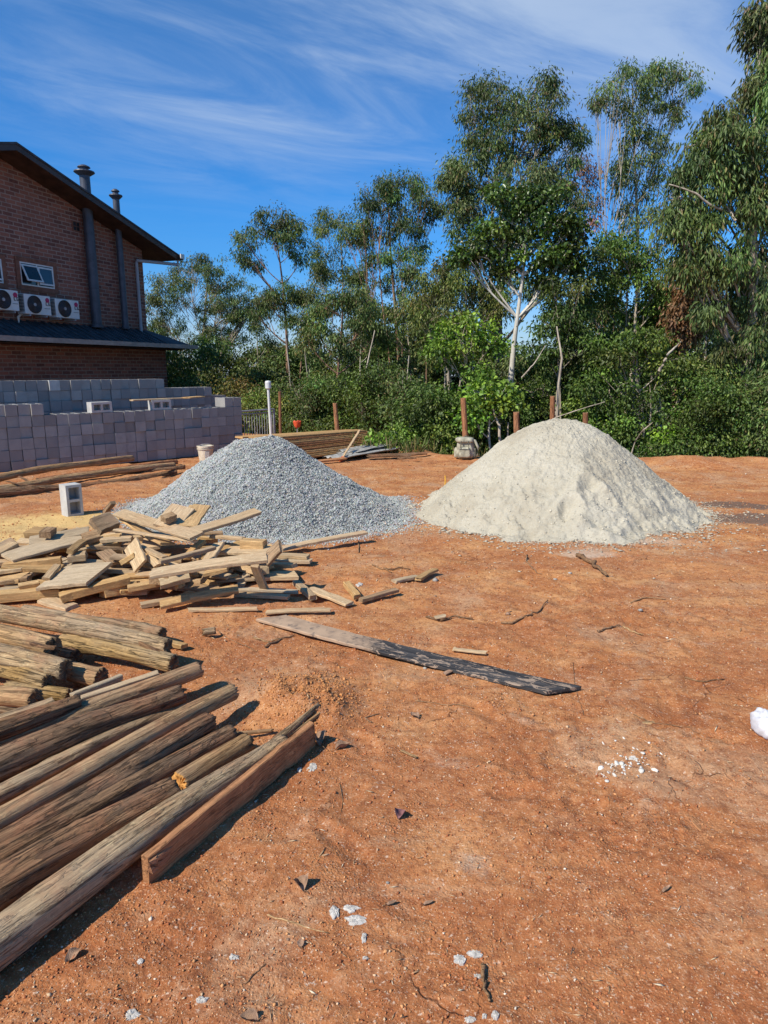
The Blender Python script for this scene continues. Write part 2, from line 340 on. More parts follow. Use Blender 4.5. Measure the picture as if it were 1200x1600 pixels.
# ================================================================ GROUND
def edge_y(x):
    return np.interp(x, [-60, -14, -4.5, -0.35, 1.2, 3.5, 8, 14, 60], [60, 34, 18.5, 17.2, 13.9, 13.2, 12.6, 12.3, 9])
def drop(x, y):
    d = y - edge_y(x) - 0.35 * fbm(x * 0.8, y * 0.8, 3, 5)
    q = np.clip(d, 0, None)
    z = -np.minimum(q * 0.42, 6.0 + 0.03 * q)
    r = np.hypot(x, y)
    # far hills
    hill = np.clip((r - 260) / 900, 0, 1); hill = hill * hill * (3 - 2 * hill)
    z = z + hill * (22 + 22 * fbm(x / 420 + 3, y / 420, 4, 31)) - 10 * np.clip((r - 60) / 200, 0, 1)
    berm = np.exp(-((d + 0.35) / 0.45) ** 2) * (0.05 + 0.11 * np.clip((x - 2.5) / 3, 0, 1)) * (0.8 + 0.6 * fbm(x * 1.6, y * 1.6, 3, 8))
    return z + berm
_fr = random.Random(12)
FEET = [(lambda Y_: (_fr.uniform(-.3, .55) * Y_, Y_, _fr.uniform(0, 3.1)))(_fr.uniform(2.2, 10.5)) for _ in range(90)]
def mounds(x, y):
    z = 0
    for px, py, r, h in ((470, 1098, 0.24, 0.10), (505, 1120, 0.13, 0.04), (400, 1080, 0.20, 0.02), (590, 915, 0.35, 0.03), (1000, 835, 0.5, 0.05), (880, 850, 0.3, 0.02), (1155, 795, 0.45, 0.03), (430, 1545, 0.0, 0), (790, 640 + 150, 0.5, 0.03)):
        if r == 0: continue
        c = gp(px, py); q = np.hypot(x - c.x, y - c.y) / r
        z = z + h * np.exp(-q ** 2.4) * (1 + 0.5 * fbm(x * 9, y * 9, 3, 71))
    for fx, fy, fa in FEET:                # scuffed footprints
        m_ = (np.abs(x - fx) < .3) & (np.abs(y - fy) < .3)
        if not np.any(m_): continue
        xx, yy = x[m_] - fx, y[m_] - fy; a_ = (xx * math.cos(fa) + yy * math.sin(fa)) / .135; b_ = (-xx * math.sin(fa) + yy * math.cos(fa)) / .052
        e_ = a_ * a_ + b_ * b_; z = z + np.zeros(np.shape(x)); z[m_] += -.011 * np.exp(-e_ ** 2) + .006 * np.exp(-((np.sqrt(e_) - 1.3) / .28) ** 2)
    c = gp(438, 1552); q = np.hypot(x - c.x, y - c.y) / 0.035
    return z - 0.012 * np.exp(-q ** 2) * (1 + fbm(x * 60, y * 60, 2, 9))
def gz(x, y):
    x = np.asarray(x, float); y = np.asarray(y, float)
    near = np.clip((40 - np.hypot(x, y)) / 20, 0, 1)
    z = drop(x, y) + 0.035 * fbm(x * 0.45, y * 0.45, 3, 1) * near
    z = z + (0.018 * fbm(x * 2.3, y * 2.3, 4, 2) + 0.017 * fbm(x * 9, y * 13, 4, 3) * np.clip(0.35 + vnoise(x * .9, y * .9, 44), 0, 1)) * near
    rough = np.clip(fbm(x * 1.3 + 5, y * 1.3, 3, 12) * 2.4, 0, 1)
    z = z + 0.020 * rough * np.abs(fbm(x * 26, y * 26, 2, 13)) * near
    # wheel / foot scuffs crossing in the middle distance
    tr = np.sin((x * 0.35 + y * 1.0 + 0.5 * fbm(x * .5, y * .5, 2, 6)) * 5.2)
    z = z - 0.022 * np.clip(tr - 0.55, 0, 1) * np.clip((y - 4.2) / 2, 0, 1) * near
    return z + mounds(x, y)
def g0(x, y): return float(gz(np.array([x]), np.array([y]))[0])
def make_ground():
    rows = np.concatenate([np.linspace(-6, 0.7, 24), 0.72 * 1.0062 ** np.arange(0, 575), None or 0.72 * 1.0062 ** 575 * 1.03 ** np.arange(0, 190)])
    rows = rows[rows < 5200]
    t = np.linspace(-1, 1, 561); t = np.sign(t) * (0.55 * np.abs(t) + 0.45 * np.abs(t) ** 3)
    half = 5.0 + np.abs(rows) * 1.25
    X = half[:, None] * t[None, :]; Y = np.repeat(rows[:, None], len(t), 1)
    Z = gz(X, Y)
    n, m = X.shape; idx = np.arange(n * m).reshape(n, m)
    F_ = np.stack([idx[:-1, :-1], idx[:-1, 1:], idx[1:, 1:], idx[1:, :-1]], -1).reshape(-1, 4)
    x, y = X.ravel(), Y.ravel()
    def blob(px, py, rx, ry, s=1.0):
        c = gp(px, py); q = ((x - c.x) / rx) ** 2 + ((y - c.y) / ry) ** 2
        return np.exp(-q) * s
    saw = blob(40, 822, 0.9, 0.42) + blob(130, 808, 0.9, 0.35) + blob(-60, 850, 1.0, 0.4) + 0.5 * blob(30, 855, .5, .3)
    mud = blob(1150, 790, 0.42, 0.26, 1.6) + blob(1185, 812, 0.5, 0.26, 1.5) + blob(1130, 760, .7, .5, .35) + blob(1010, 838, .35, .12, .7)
    crs = blob(920, 868, 0.42, 0.22, .9) + blob(1000, 850, 0.9, 0.22, .8) + blob(660, 800, .5, .3, .6) + blob(975, 1080, .3, .2, .45) + blob(500, 1120, .25, .2, .0) + blob(830, 1130, .16, .12, .6) + blob(700, 1195, .2, .12, .5) + blob(1010, 1265, .3, .16, .45) + blob(730, 1350, .14, .12, .6) + blob(500, 1440, .16, .1, .35) + blob(330, 1495, .12, .1, .45) + blob(1100, 1010, .2, .1, .5) + blob(1050, 960, .3, .1, .4)
    col = np.stack([saw, mud, crs], 1)
    return npmesh('ground', np.stack([x, y, Z.ravel()], 1), F_, M['soil'], smooth=True, col=np.clip(col, 0, 1.5))
def m_soil():
    t = NT('red soil', 0.95, 0.12); v = t.tc.outputs['Object']
    big = t.noise(v, 0.55, 5, 0.6, 0.4); med = t.noise(v, 2.6, 7, 0.65, 0.5); fine = t.noise(v, 26, 6, 0.7); vf = t.noise(v, 140, 3, 0.7)
    c = t.ramp(med, [(0.28, (0.25, 0.080, 0.029)), (0.42, (0.36, 0.127, 0.047)), (0.54, (0.45, 0.182, 0.070)), (0.70, (0.54, 0.27, 0.125))])
    sy = t.n('ShaderNodeSeparateXYZ'); t.l(v, sy.inputs[0])
    # soil colour turns yellower, patchily, with distance from the camera
    far = t.rng(t.ma('ADD', sy.outputs[1], t.ma('MULTIPLY', big, 4.0)), 3.6, 7.6)
    c = t.mix(t.ma('MULTIPLY', far, 0.75), c, t.ramp(med, [(0.3, (0.38, 0.13, 0.038)), (0.47, (0.52, 0.225, 0.075)), (0.7, (0.64, 0.37, 0.16))]))
    c = t.mix(t.rng(big, 0.42, 0.66, 0, 0.5), c, (0.54, 0.26, 0.11))
    c = t.mix(t.rng(t.noise(t.mp((.5, 1.6, 1)), 1.3, 7, .7, .8), 0.44, 0.56, 0.6, 0), c, (0.34, 0.115, 0.042))
    c = t.mix(t.rng(t.noise(v, 1.15, 6, 0.65, 1.0), 0.53, 0.64, 0, 0.6), c, (0.50, 0.31, 0.18))
    c = t.mix(t.rng(t.noise(v, 4.1, 8, 0.75, 1.0), 0.56, 0.70, 0, 0.6), c, (0.60, 0.36, 0.21))
    c = t.mix(t.rng(fine, 0.36, 0.5, 0.65, 0), c, (0.20, 0.065, 0.03))
    c = t.mix(t.rng(fine, 0.56, 0.72, 0, 0.4), c, (0.62, 0.36, 0.20))
    c = t.mix(t.rng(vf, 0.58, 0.70, 0, 0.8), c, (0.74, 0.52, 0.34)); c = t.mix(t.rng(vf, 0.28, 0.40, 0.6, 0), c, (0.17, 0.06, 0.03))
    c = t.mix(t.rng(t.noise(v, 60, 3, .6), 0.62, 0.70, 0, 0.7), c, (0.72, 0.56, 0.42))
    a = t.n('ShaderNodeSeparateColor'); t.l(t.attr(), a.inputs[0])
    def msk(o, lo=0.45, hi=0.75, k=1.0): return t.rng(t.ma('ADD', a.outputs[o], t.ma('MULTIPLY', t.ma('SUBTRACT', t.noise(v, 7, 8, 0.72), 0.5), 1.5)), lo, hi, 0, k)
    c = t.mix(msk(0, 0.25, 0.9, 0.8), c, t.mix(fine, (0.60, 0.38, 0.13), (0.80, 0.60, 0.27)))
    c = t.mix(msk(2, 0.45, 0.95, 0.62), c, t.mix(fine, (0.52, 0.40, 0.29), (0.66, 0.58, 0.46)))
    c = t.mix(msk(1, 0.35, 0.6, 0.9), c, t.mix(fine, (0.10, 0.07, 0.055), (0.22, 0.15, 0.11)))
    # beyond the yard: leaf litter and far green land
    ps = t.n('ShaderNodeNewGeometry'); sz_ = t.n('ShaderNodeSeparateXYZ'); t.l(ps.outputs['Position'], sz_.inputs[0])
    low = t.rng(sz_.outputs[2], -0.5, -0.16, 1, 0); c = t.mix(low, c, t.mix(med, (0.045, 0.035, 0.02), (0.11, 0.075, 0.04)))
    ln = t.n('ShaderNodeVectorMath', operation='LENGTH'); t.l(v, ln.inputs[0])
    land = t.ramp(t.noise(v, 0.012, 8, 0.7), [(0.35, (0.05, 0.075, 0.035)), (0.5, (0.10, 0.12, 0.05)), (0.62, (0.22, 0.17, 0.10))])
    c = t.mix(t.rng(ln.outputs['Value'], 60, 160), c, land)
    # drying cracks
    cr = t.n('ShaderNodeTexVoronoi', feature='DISTANCE_TO_EDGE'); cr.inputs['Scale'].default_value = 2.1
    wv = t.n('ShaderNodeVectorMath', operation='MULTIPLY_ADD'); nz = t.n('ShaderNodeTexNoise'); nz.inputs['Scale'].default_value = 3; nz.inputs['Detail'].default_value = 5; t.l(v, nz.inputs['Vector'])
    t.l(nz.outputs['Color'], wv.inputs[0]); wv.inputs[1].default_value = (.5, .5, .5); t.l(v, wv.inputs[2]); t.l(wv.outputs[0], cr.inputs['Vector'])
    ck = t.ma('MULTIPLY', t.rng(cr.outputs['Distance'], 0.0, 0.012, 1, 0), t.rng(t.noise(v, 0.9, 3), 0.56, 0.62))
    c = t.mix(t.ma('MULTIPLY', ck, 0.75), c, (0.11, 0.04, 0.02))
    h = t.ma('ADD', t.ma('ADD', t.ma('MULTIPLY', fine, 1.0), t.ma('MULTIPLY', vf, 0.3)), t.ma('MULTIPLY', t.noise(v, 9, 6, 0.7, 0.6), 1.6))
    h = t.ma('SUBTRACT', h, t.ma('MULTIPLY', ck, 0.6)); h = t.ma('SUBTRACT', h, t.ma('MULTIPLY', t.voro(v, 110), t.rng(t.noise(v, 3.3, 4), .4, .65, .0, .5)))
    return t.col(c).bump(h, 0.75, 0.012).m
M['soil'] = m_soil()
tag(make_ground(), kind='structure')
# ---------------------------------------------------------------- scattered grains (pebbles, clods, flakes)
def ico():
    p = (1 + 5 ** 0.5) / 2
    v = np.array([(-1, p, 0), (1, p, 0), (-1, -p, 0), (1, -p, 0), (0, -1, p), (0, 1, p), (0, -1, -p), (0, 1, -p), (p, 0, -1), (p, 0, 1), (-p, 0, -1), (-p, 0, 1)], float)
    f = np.array([(0, 11, 5), (0, 5, 1), (0, 1, 7), (0, 7, 10), (0, 10, 11), (1, 5, 9), (5, 11, 4), (11, 10, 2), (10, 7, 6), (7, 1, 8), (3, 9, 4), (3, 4, 2), (3, 2, 6), (3, 6, 8), (3, 8, 9), (4, 9, 5), (2, 4, 11), (6, 2, 10), (8, 6, 7), (9, 8, 1)])
    return v / np.linalg.norm(v[0]), f
IV, IF = ico()
OV = np.array([(1, 0, 0), (-1, 0, 0), (0, 1, 0), (0, -1, 0), (0, 0, 1), (0, 0, -1)], float)
OF = np.array([(0, 2, 4), (2, 1, 4), (1, 3, 4), (3, 0, 4), (2, 0, 5), (1, 2, 5), (3, 1, 5), (0, 3, 5)])
def rotm(rng, n, tilt=1.0):
    a = rng.uniform(0, 2 * np.pi, n); b = rng.normal(0, 0.5, n) * tilt; c = rng.normal(0, 0.5, n) * tilt
    ca, sa, cb, sb, cc, sc = np.cos(a), np.sin(a), np.cos(b), np.sin(b), np.cos(c), np.sin(c)
    Rz = np.zeros((n, 3, 3)); Rz[:, 0, 0] = ca; Rz[:, 0, 1] = -sa; Rz[:, 1, 0] = sa; Rz[:, 1, 1] = ca; Rz[:, 2, 2] = 1
    Ry = np.zeros((n, 3, 3)); Ry[:, 0, 0] = cb; Ry[:, 0, 2] = sb; Ry[:, 2, 0] = -sb; Ry[:, 2, 2] = cb; Ry[:, 1, 1] = 1
    Rx = np.zeros((n, 3, 3)); Rx[:, 1, 1] = cc; Rx[:, 1, 2] = -sc; Rx[:, 2, 1] = sc; Rx[:, 2, 2] = cc; Rx[:, 0, 0] = 1
    return Rz @ Ry @ Rx
def grains(name, P, size, cols, mat, rng, stretch=(1, 0.8, 0.6), base='ico', jit=0.25, tilt=1.0, **k):
    BV, BF = (IV, IF) if base == 'ico' else (OV, OF)
    n = len(P); nv = len(BV)
    V = BV[None] * (1 + rng.uniform(-jit, jit, (n, nv, 1))) * (np.array(stretch)[None, None] * (1 + rng.uniform(-0.3, 0.3, (n, 1, 3))))
    V = np.einsum('nij,nvj->nvi', rotm(rng, n, tilt), V) * np.asarray(size).reshape(n, 1, 1) + P[:, None]
    F_ = (BF[None] + (np.arange(n) * nv)[:, None, None]).reshape(-1, 3)
    return npmesh(name, V.reshape(-1, 3), F_, mat, col=np.repeat(cols, nv, 0), **k)
def m_tint(name, rough=0.9, spec=0.2, bump=0.0):
    t = NT(name, rough, spec); t.l(t.attr(), t.p.inputs['Base Color'])
    if bump: t.bump(t.noise(t.tc.outputs['Object'], 60, 4), bump, 0.01)
    return t.m
M['grain'] = m_tint('loose grains')
M['stone'] = m_tint('crushed stone', 0.8, 0.3)
def heap(cx, cy, H, radf, sharp, n_r, n_a, detail, foot=.05, rag=0.10):
    """polar heap; radf(angle)-> radius; returns V,F and height fn"""
    def hf(x, y):
        a = np.arctan2(y - cy, x - cx); r = np.hypot(x - cx, y - cy); Rr = radf(a); q = r / Rr
        q = q * (1 + 0.06 * fbm(np.cos(a) * 2.2 + 4, np.sin(a) * 2.2 + r * .5, 3, 55) + rag * fbm(x * 4.5, y * 4.5, 4, 56) * np.clip(q - .3, 0, 1))
        s = np.sqrt(q * q + sharp * sharp) - sharp
        z = (H + .03) * (1 - s / (math.sqrt(1 + sharp * sharp) - sharp))
        kk = foot; z = kk * np.log1p(np.exp(np.clip(z / kk, -30, 30)))
        return np.clip(z - kk * .12, -0.02, None)
    rr = np.linspace(0, 1.25, n_r); aa = np.linspace(0, 2 * np.pi, n_a, endpoint=False)
    A, Q = np.meshgrid(aa, rr); Rr = radf(A)
    X, Y = cx + Q * Rr * np.cos(A), cy + Q * Rr * np.sin(A)
    Z = hf(X, Y); edge = np.clip(Z / 0.05, 0, 1)
    Z = Z + detail(X, Y, Q) * edge + gz(X, Y) * 1.0 - 0.012 * (1 - edge)
    idx = np.arange(n_r * n_a).reshape(n_r, n_a)
    a, b = idx[:-1], idx[1:]
    F_ = np.stack([a, b, np.roll(b, -1, 1), np.roll(a, -1, 1)], -1).reshape(-1, 4)
    return np.stack([X.ravel(), Y.ravel(), Z.ravel()], 1), F_, (lambda x, y: hf(x, y) + detail(x, y, np.hypot(x - cx, y - cy) / radf(np.arctan2(y - cy, x - cx))) * np.clip(hf(x, y) / 0.05, 0, 1) + gz(x, y))
def radfun(pairs):
    an = np.array([p[0] for p in pairs], float); rd = np.array([p[1] for p in pairs], float)
    def f(a):
        d = np.degrees(a) % 360; k = np.concatenate([an, [an[0] + 360]]); r = np.concatenate([rd, [rd[0]]])
        i = np.clip(np.searchsorted(k, d, 'right') - 1, 0, len(an) - 1)
        u = np.clip((d - k[i]) / (k[i + 1] - k[i]), 0, 1); u = u * u * (3 - 2 * u); return r[i] + (r[i + 1] - r[i]) * u
    return f
# ---- gravel pile
rng = np.random.default_rng(7)
GC = (-1.66, 8.55)
g_rad = radfun([(0, 1.82), (45, 1.8), (90, 1.6), (135, 1.5), (180, 1.52), (215, 1.47), (270, 1.62), (305, 1.85), (335, 1.96)])
def g_det(x, y, q):
    sh = 0.10 * np.exp(-(((x - GC[0] - 0.40) / 0.28) ** 2 + ((y - GC[1]) / 0.5) ** 2))
    return sh + 0.03 * fbm(x * 2.5, y * 2.5, 3, 91) + 0.018 * fbm(x * 22, y * 22, 2, 92)
V, F_, g_h = heap(GC[0], GC[1], 0.89, g_rad, 0.07, 90, 220, g_det, .028)
gravel = npmesh('gravel_pile', V, F_, simple('gravel bed', (0.20, 0.205, 0.21), 0.95, 0.1, 0.4, 40, 0.8, 0.01), smooth=True)
tag(gravel, 'grey blue pile of crushed gravel beside the sand pile', 'gravel pile')
n = 150000
a = rng.uniform(0, 2 * np.pi, n); q = np.sqrt(rng.uniform(0, 1, n)) * 1.10 * (1 + 0.05 * rng.normal(size=n))
keep = (np.sin(a) < 0.35) | (q < 0.35); a, q = a[keep], q[keep]
stray = rng.uniform(0, 1, len(a)) < 0.03; q = np.where(stray, q + rng.exponential(0.09, len(a)), q)
x = GC[0] + q * g_rad(a) * np.cos(a); y = GC[1] + q * g_rad(a) * np.sin(a)
P = np.stack([x, y, g_h(x, y) + 0.005], 1); n = len(P)
k = rng.beta(2.4, 2.4, n)[:, None]; base = np.array([[0.24, 0.255, 0.25]]) * (1 - k) + np.array([[0.55, 0.56, 0.525]]) * k
base = base * (1 + rng.normal(0, 0.05, (n, 3))); base[rng.uniform(0, 1, n) < 0.06] *= [1.1, 0.9, 0.7]
grains('stones', P, 0.004 + rng.gamma(2.5, 0.0017, n).clip(0, .015), np.clip(base, 0.04, 0.8), M['stone'], rng, base='oct', stretch=(1, .85, .75), parent=gravel)
# ---- sand pile
SC = (2.25, 8.60)
s_rad = radfun([(0, 1.72), (30, 1.6), (90, 1.5), (150, 1.7), (180, 1.84), (205, 1.88), (235, 1.85), (265, 1.95), (290, 1.75), (320, 1.72), (345, 1.75)])
dents = [(gp(790, 822, .12), .10, .05), (gp(922, 800, .22), .12, .05), (gp(890, 820, .12), .10, .05), (gp(945, 806, .2), .10, .03), (gp(1003, 835, .05), .14, .03), (gp(905, 840, 0.1), .2, .02), (gp(1035, 790, .2), .1, .015)]
def s_det(x, y, q):
    z = 0.03 * fbm(x * 1.8, y * 1.8, 3, 61) + 0.009 * fbm(x * 8, y * 8, 4, 62) + 0.012 * fbm(x * 42, y * 42, 3, 63) + 0.010 * fbm(x * 19, y * 19, 2, 67)
    z = z + (0.02 * np.abs(fbm(x * 13, y * 13, 3, 64)) + 0.012 * fbm(x * 5, y * 5, 3, 66)) * np.clip((q - 0.45) * 3, 0, 1) * np.clip(SC[1] - y + .4, 0, 1)
    a = np.arctan2(y - SC[1], x - SC[0]); z = z + 0.008 * fbm(a * 9, q * 2.0, 3, 65) * np.clip(q * 2, 0, 1)
    for c, r, h in dents:
        e = ((x - c.x) ** 2 + ((y - c.y) / 1.2) ** 2) / r ** 2
        z = z - h * np.exp(-e ** 2) + h * 0.7 * np.exp(-((np.sqrt(e) - 1.35) / 0.35) ** 2) * (y > c.y)
    return z
V, F_, s_h = heap(SC[0], SC[1], 1.10, s_rad, 0.30, 320, 760, s_det, .04)
def m_sand():
    t = NT('pale builders sand', 0.95, 0.1); v = t.tc.outputs['Object']
    c = t.ramp(t.noise(v, 2.2, 7, 0.65, .5), [(0.3, (0.38, 0.335, 0.25)), (0.5, (0.49, 0.45, 0.35)), (0.7, (0.55, 0.51, 0.41))])
    c = t.mix(t.rng(t.noise(v, 60, 5, 0.7), 0.4, 0.62, 0.3, 0), c, (0.33, 0.27, 0.19)); c = t.mix(t.rng(t.noise(v, 5, 7, 0.75, 1), 0.58, 0.7, 0, 0.35), c, (0.42, 0.35, 0.25))
    h = t.ma('ADD', t.noise(v, 34, 6, 0.7), t.ma('MULTIPLY', t.noise(v, 150, 3, 0.7), 0.35))
    return t.col(c).bump(h, 0.8, 0.016).m
M['sand'] = m_sand()
sand = npmesh('sand_pile', V, F_, M['sand'], smooth=True)
tag(sand, 'large pale beige sand pile with footprints near its base', 'sand pile')
n = 3000
a = rng.uniform(np.pi * .95, 2 * np.pi * 1.03, n); q = np.where(rng.uniform(0, 1, n) < 0.7, rng.normal(0.88, 0.14, n), np.sqrt(rng.uniform(0, 1, n)))
q = np.clip(q, 0.02, 1.4); x = SC[0] + q * s_rad(a) * np.cos(a); y = SC[1] + q * s_rad(a) * np.sin(a)
P = np.stack([x, y, s_h(x, y) + 0.001], 1)
sh = rng.uniform(0.75, 1.1, (n, 1)); grains('clods', P, 0.003 + rng.exponential(0.003, n).clip(0, 0.014), np.array([[0.56, 0.51, 0.40]]) * sh, M['grain'], rng, parent=sand)
n = 5200; a = rng.uniform(np.pi * .98, 2 * np.pi * 1.05, n); q = 1.0 + rng.exponential(.10, n) * (.5 + vnoise(a * 6, a * 0, 5)); x = SC[0] + q * s_rad(a) * np.cos(a); y = SC[1] + q * s_rad(a) * np.sin(a)
tag(grains('spilled_sand', np.stack([x, y, gz(x, y) + .003], 1), .004 + rng.exponential(.006, n).clip(0, .03), np.array([[0.52, 0.46, 0.35]]) * rng.uniform(.8, 1.1, (n, 1)), M['grain'], rng, stretch=(1, .8, .25), tilt=.2, base='oct'), 'thin spill of sand around the foot of the sand pile', 'spilled sand', kind='stuff')
# ---- loose grit over the yard: density follows the picture (more where it is near)
def yard_pts(n, rng, far=13.0, near=1.0, p=1.0):
    u = rng.uniform(0, 1, n); y = near * (far / near) ** (u ** p)
    x = rng.uniform(-0.72, 0.72, n) * (y + 0.4); return x, y
n = 210000; x, y = yard_pts(n, rng)
dens = vnoise(x * 1.4, y * 1.4, 21) * 0.7 + vnoise(x * 5, y * 5, 22) * 0.5; keep = rng.uniform(0, 1, n) < dens; x, y = x[keep], y[keep]; n = len(x)
s = (0.0010 + rng.exponential(0.0014, n)).clip(0, 0.009) * (0.7 + 0.13 * y)
pal = np.array([(0.46, 0.17, 0.07), (0.60, 0.30, 0.13), (0.36, 0.12, 0.05), (0.66, 0.46, 0.28), (0.72, 0.62, 0.48)])
ci = rng.choice(5, n, p=[0.40, 0.28, 0.22, 0.08, 0.02]); cols = pal[ci] * rng.uniform(0.8, 1.15, (n, 1))
tag(grains('soil_crumbs', np.stack([x, y, gz(x, y) + s * 0.3], 1), s, cols, M['grain'], rng, base='oct'), 'loose crumbs of red soil and grit over the yard', 'soil crumbs', kind='stuff')
# thin splinters / straw litter
n = 7000; x, y = yard_pts(n, rng, 12.5, 1.0, 0.8); keep = rng.uniform(0, 1, n) < (0.15 + 0.9 * vnoise(x * 0.9, y * 0.9, 25)); x, y = x[keep], y[keep]; n = len(x)
s = (0.003 + rng.exponential(0.006, n)).clip(0, .03) * (0.6 + 0.11 * y)
pal = np.array([(0.64, 0.46, 0.27), (0.42, 0.26, 0.14), (0.16, 0.10, 0.07), (0.70, 0.58, 0.40)]); ci = rng.choice(4, n, p=[.42, .3, .13, .15])
tag(grains('wood_chips', np.stack([x, y, gz(x, y) + 0.003], 1), s, pal[ci] * rng.uniform(.8, 1.1, (n, 1)), M['grain'], rng, stretch=(1, 0.14, 0.07), base='oct', tilt=0.3), 'tiny splinters and straw trodden into the red soil', 'wood chips', kind='stuff')
# crumbly clods on the little mound by the plank end
n = 3200; c = gp(475, 1100); x = c.x + rng.normal(0, 0.17, n); y = c.y + rng.normal(0, 0.22, n)
s = 0.0014 + rng.exponential(0.0019, n).clip(0, 0.011)
tag(grains('soil_clods', np.stack([x, y, gz(x, y) + s * 0.4], 1), s, np.array([[0.52, 0.24, 0.09]]) * rng.uniform(.75, 1.15, (n, 1)), M['grain'], rng, jit=0.35), 'crumbly heap of ochre soil clods beyond the plank end', 'soil clods', kind='stuff')
# ================================================================ HOUSE
_r0 = ray(0, HY); _v = ray(1000, HY); HU = Vector((_v.x, _v.y, 0)).normalized(); HN = Vector((HU.y, -HU.x, 0))     # along wall / outward
Y0 = 17.9; HP = Vector((_r0.x, _r0.y, 0)) * (Y0 / _r0.y); HP.z = 0
HZ = g0(HP.x, HP.y) - 0.4
house = empty('brick_house', (HP.x, HP.y, 0), math.atan2(HU.y, HU.x), 'two storey brick house with dark gabled roof behind the block stacks', 'house')
HM = Matrix.Translation(HP) @ Matrix.Rotation(math.atan2(HU.y, HU.x), 4, 'Z'); HI = HM.inverted()
bpy.context.view_layer.update()
def hp(x, y, off=0.0):               # photo pixel -> (u, z) on the plane `off` metres out from the wall
    d = ray(x, y); o = Vector((0, 0, CAMZ)); q = HP + HN * off
    t = (q - o).dot(HN) / d.dot(HN); p = HI @ (o + d * t); return p.x, p.z
uc, _ = hp(230, 515); ul, _ = hp(262, 590)
OV_ = 0.75
ur, zr = hp(24, 226, OV_); ue, ze = hp(277, 400, OV_)
slope = (zr - ze) / (ue - ur); TH = 0.13
def roofz(u): return zr - TH - slope * abs(u - ur)
uL = ur - (ue - ur) + 1.0
# upper wall gable polygon
m = MB(); D_ = 8.0; ub0 = ur - (uc - ur)
poly = [(ub0, 2.4), (uc, 2.4), (uc, roofz(uc) - .003), (ur, roofz(ur) - .003), (ub0, roofz(ub0) - .003)]
vs = [(u, 0, z) for u, z in poly] + [(u, D_, z) for u, z in poly]; k = len(poly)
m.add(vs, [tuple(range(k)), tuple(range(2 * k - 1, k - 1, -1))] + [(i, i + k, (i + 1) % k + k, (i + 1) % k) for i in range(k)])
wu = m.build('upper_wall', M['brick'], house)
m = MB(); m.box((ub0 - 1, 0.02, -0.6), (ul, D_, 2.397)); m.build('lower_wall', M['brick'], house)
# main roof
m = MB()
for s in (1, -1):
    e = ue if s > 0 else 2 * ur - ue
    vs = []
    for yy in (-OV_, D_ + 0.7):
        for u, zo in ((ur, 0), (e, 0), (e, -TH), (ur, -TH)):
            vs.append((u, yy, zr - slope * abs(u - ur) + zo))
    fs = [(0, 1, 2, 3), (7, 6, 5, 4), (0, 4, 5, 1), (3, 2, 6, 7), (1, 5, 6, 2)]
    if s < 0: fs = [f[::-1] for f in fs]
    m.add(vs, fs)
roof = m.build('roof', M['soffit'], house)
m = MB()                              # covering sheets with ribs, slightly proud
for s in (1, -1):
    e = (ue + 0.05) if s > 0 else 2 * ur - ue - 0.05
    nst = 30
    for i in range(nst):
        y0 = -OV_ - 0.05 + (D_ + 1.5) * i / nst; y1 = y0 + (D_ + 1.5) / nst * 0.93
        pts = [(ur, zr), (e, zr - slope * abs(e - ur))]
        vs = [(pts[0][0], y0, pts[0][1] + .01), (pts[1][0], y0, pts[1][1] + .01), (pts[1][0], y1, pts[1][1] + .01), (pts[0][0], y1, pts[0][1] + .01)]
        vs += [(a_, b_, c_ + (0.05)) for a_, b_, c_ in vs]
        m.add(vs, [(0, 3, 2, 1), (4, 5, 6, 7), (0, 1, 5, 4), (1, 2, 6, 5), (2, 3, 7, 6), (3, 0, 4, 7)])
m.build('roof_tiles', M['rooftile'], roof)
m = MB()
for s in (1, -1):
    e = ue if s > 0 else 2 * ur - ue
    vs = [(ur, -OV_ - .03, zr + .02), (e, -OV_ - .03, zr + .02 - slope * abs(e - ur)), (e, -OV_ - .03, zr - .13 - slope * abs(e - ur)), (ur, -OV_ - .03, zr - .13)]
    vs += [(a_, -OV_ - .002, c_) for a_, b_, c_ in vs]
    m.add(vs, [(0, 1, 2, 3), (7, 6, 5, 4), (0, 4, 5, 1), (1, 5, 6, 2), (2, 6, 7, 3)])
m.build('bargeboard', M['bargeboard'], roof)
m = MB(); zg = zr - slope * (ue - ur)
m.box((ue + .012, -OV_ - .12, zg - .12), (ue + .15, D_ + .7, zg + .03)); m.build('gutter', M['bargeboard'], roof)
m = MB(); m.box((ue - .02, -OV_ - .16, zg - .09), (ue + .17, -OV_ - .125, zg + .06)); m.build('gutter_cap', M['white'], roof)
# downpipe
u1, z1 = hp(213, 408, .12); u2, z2 = hp(222, 513, .12); u3, z3 = hp(268, 408, .5)
m = MB(); m.tube([(ue + .07, -OV_ + .05, zg - .12), (ue + .07, -OV_ + .05, zg - .26), (u1 + .02, -.12, z1 + .02), (u1, -.12, z1 - .05), (u1, -.12, z2 - .3)], 0.05, 12)
m.build('downpipe', M['pipe_gray'], house, smooth=False)
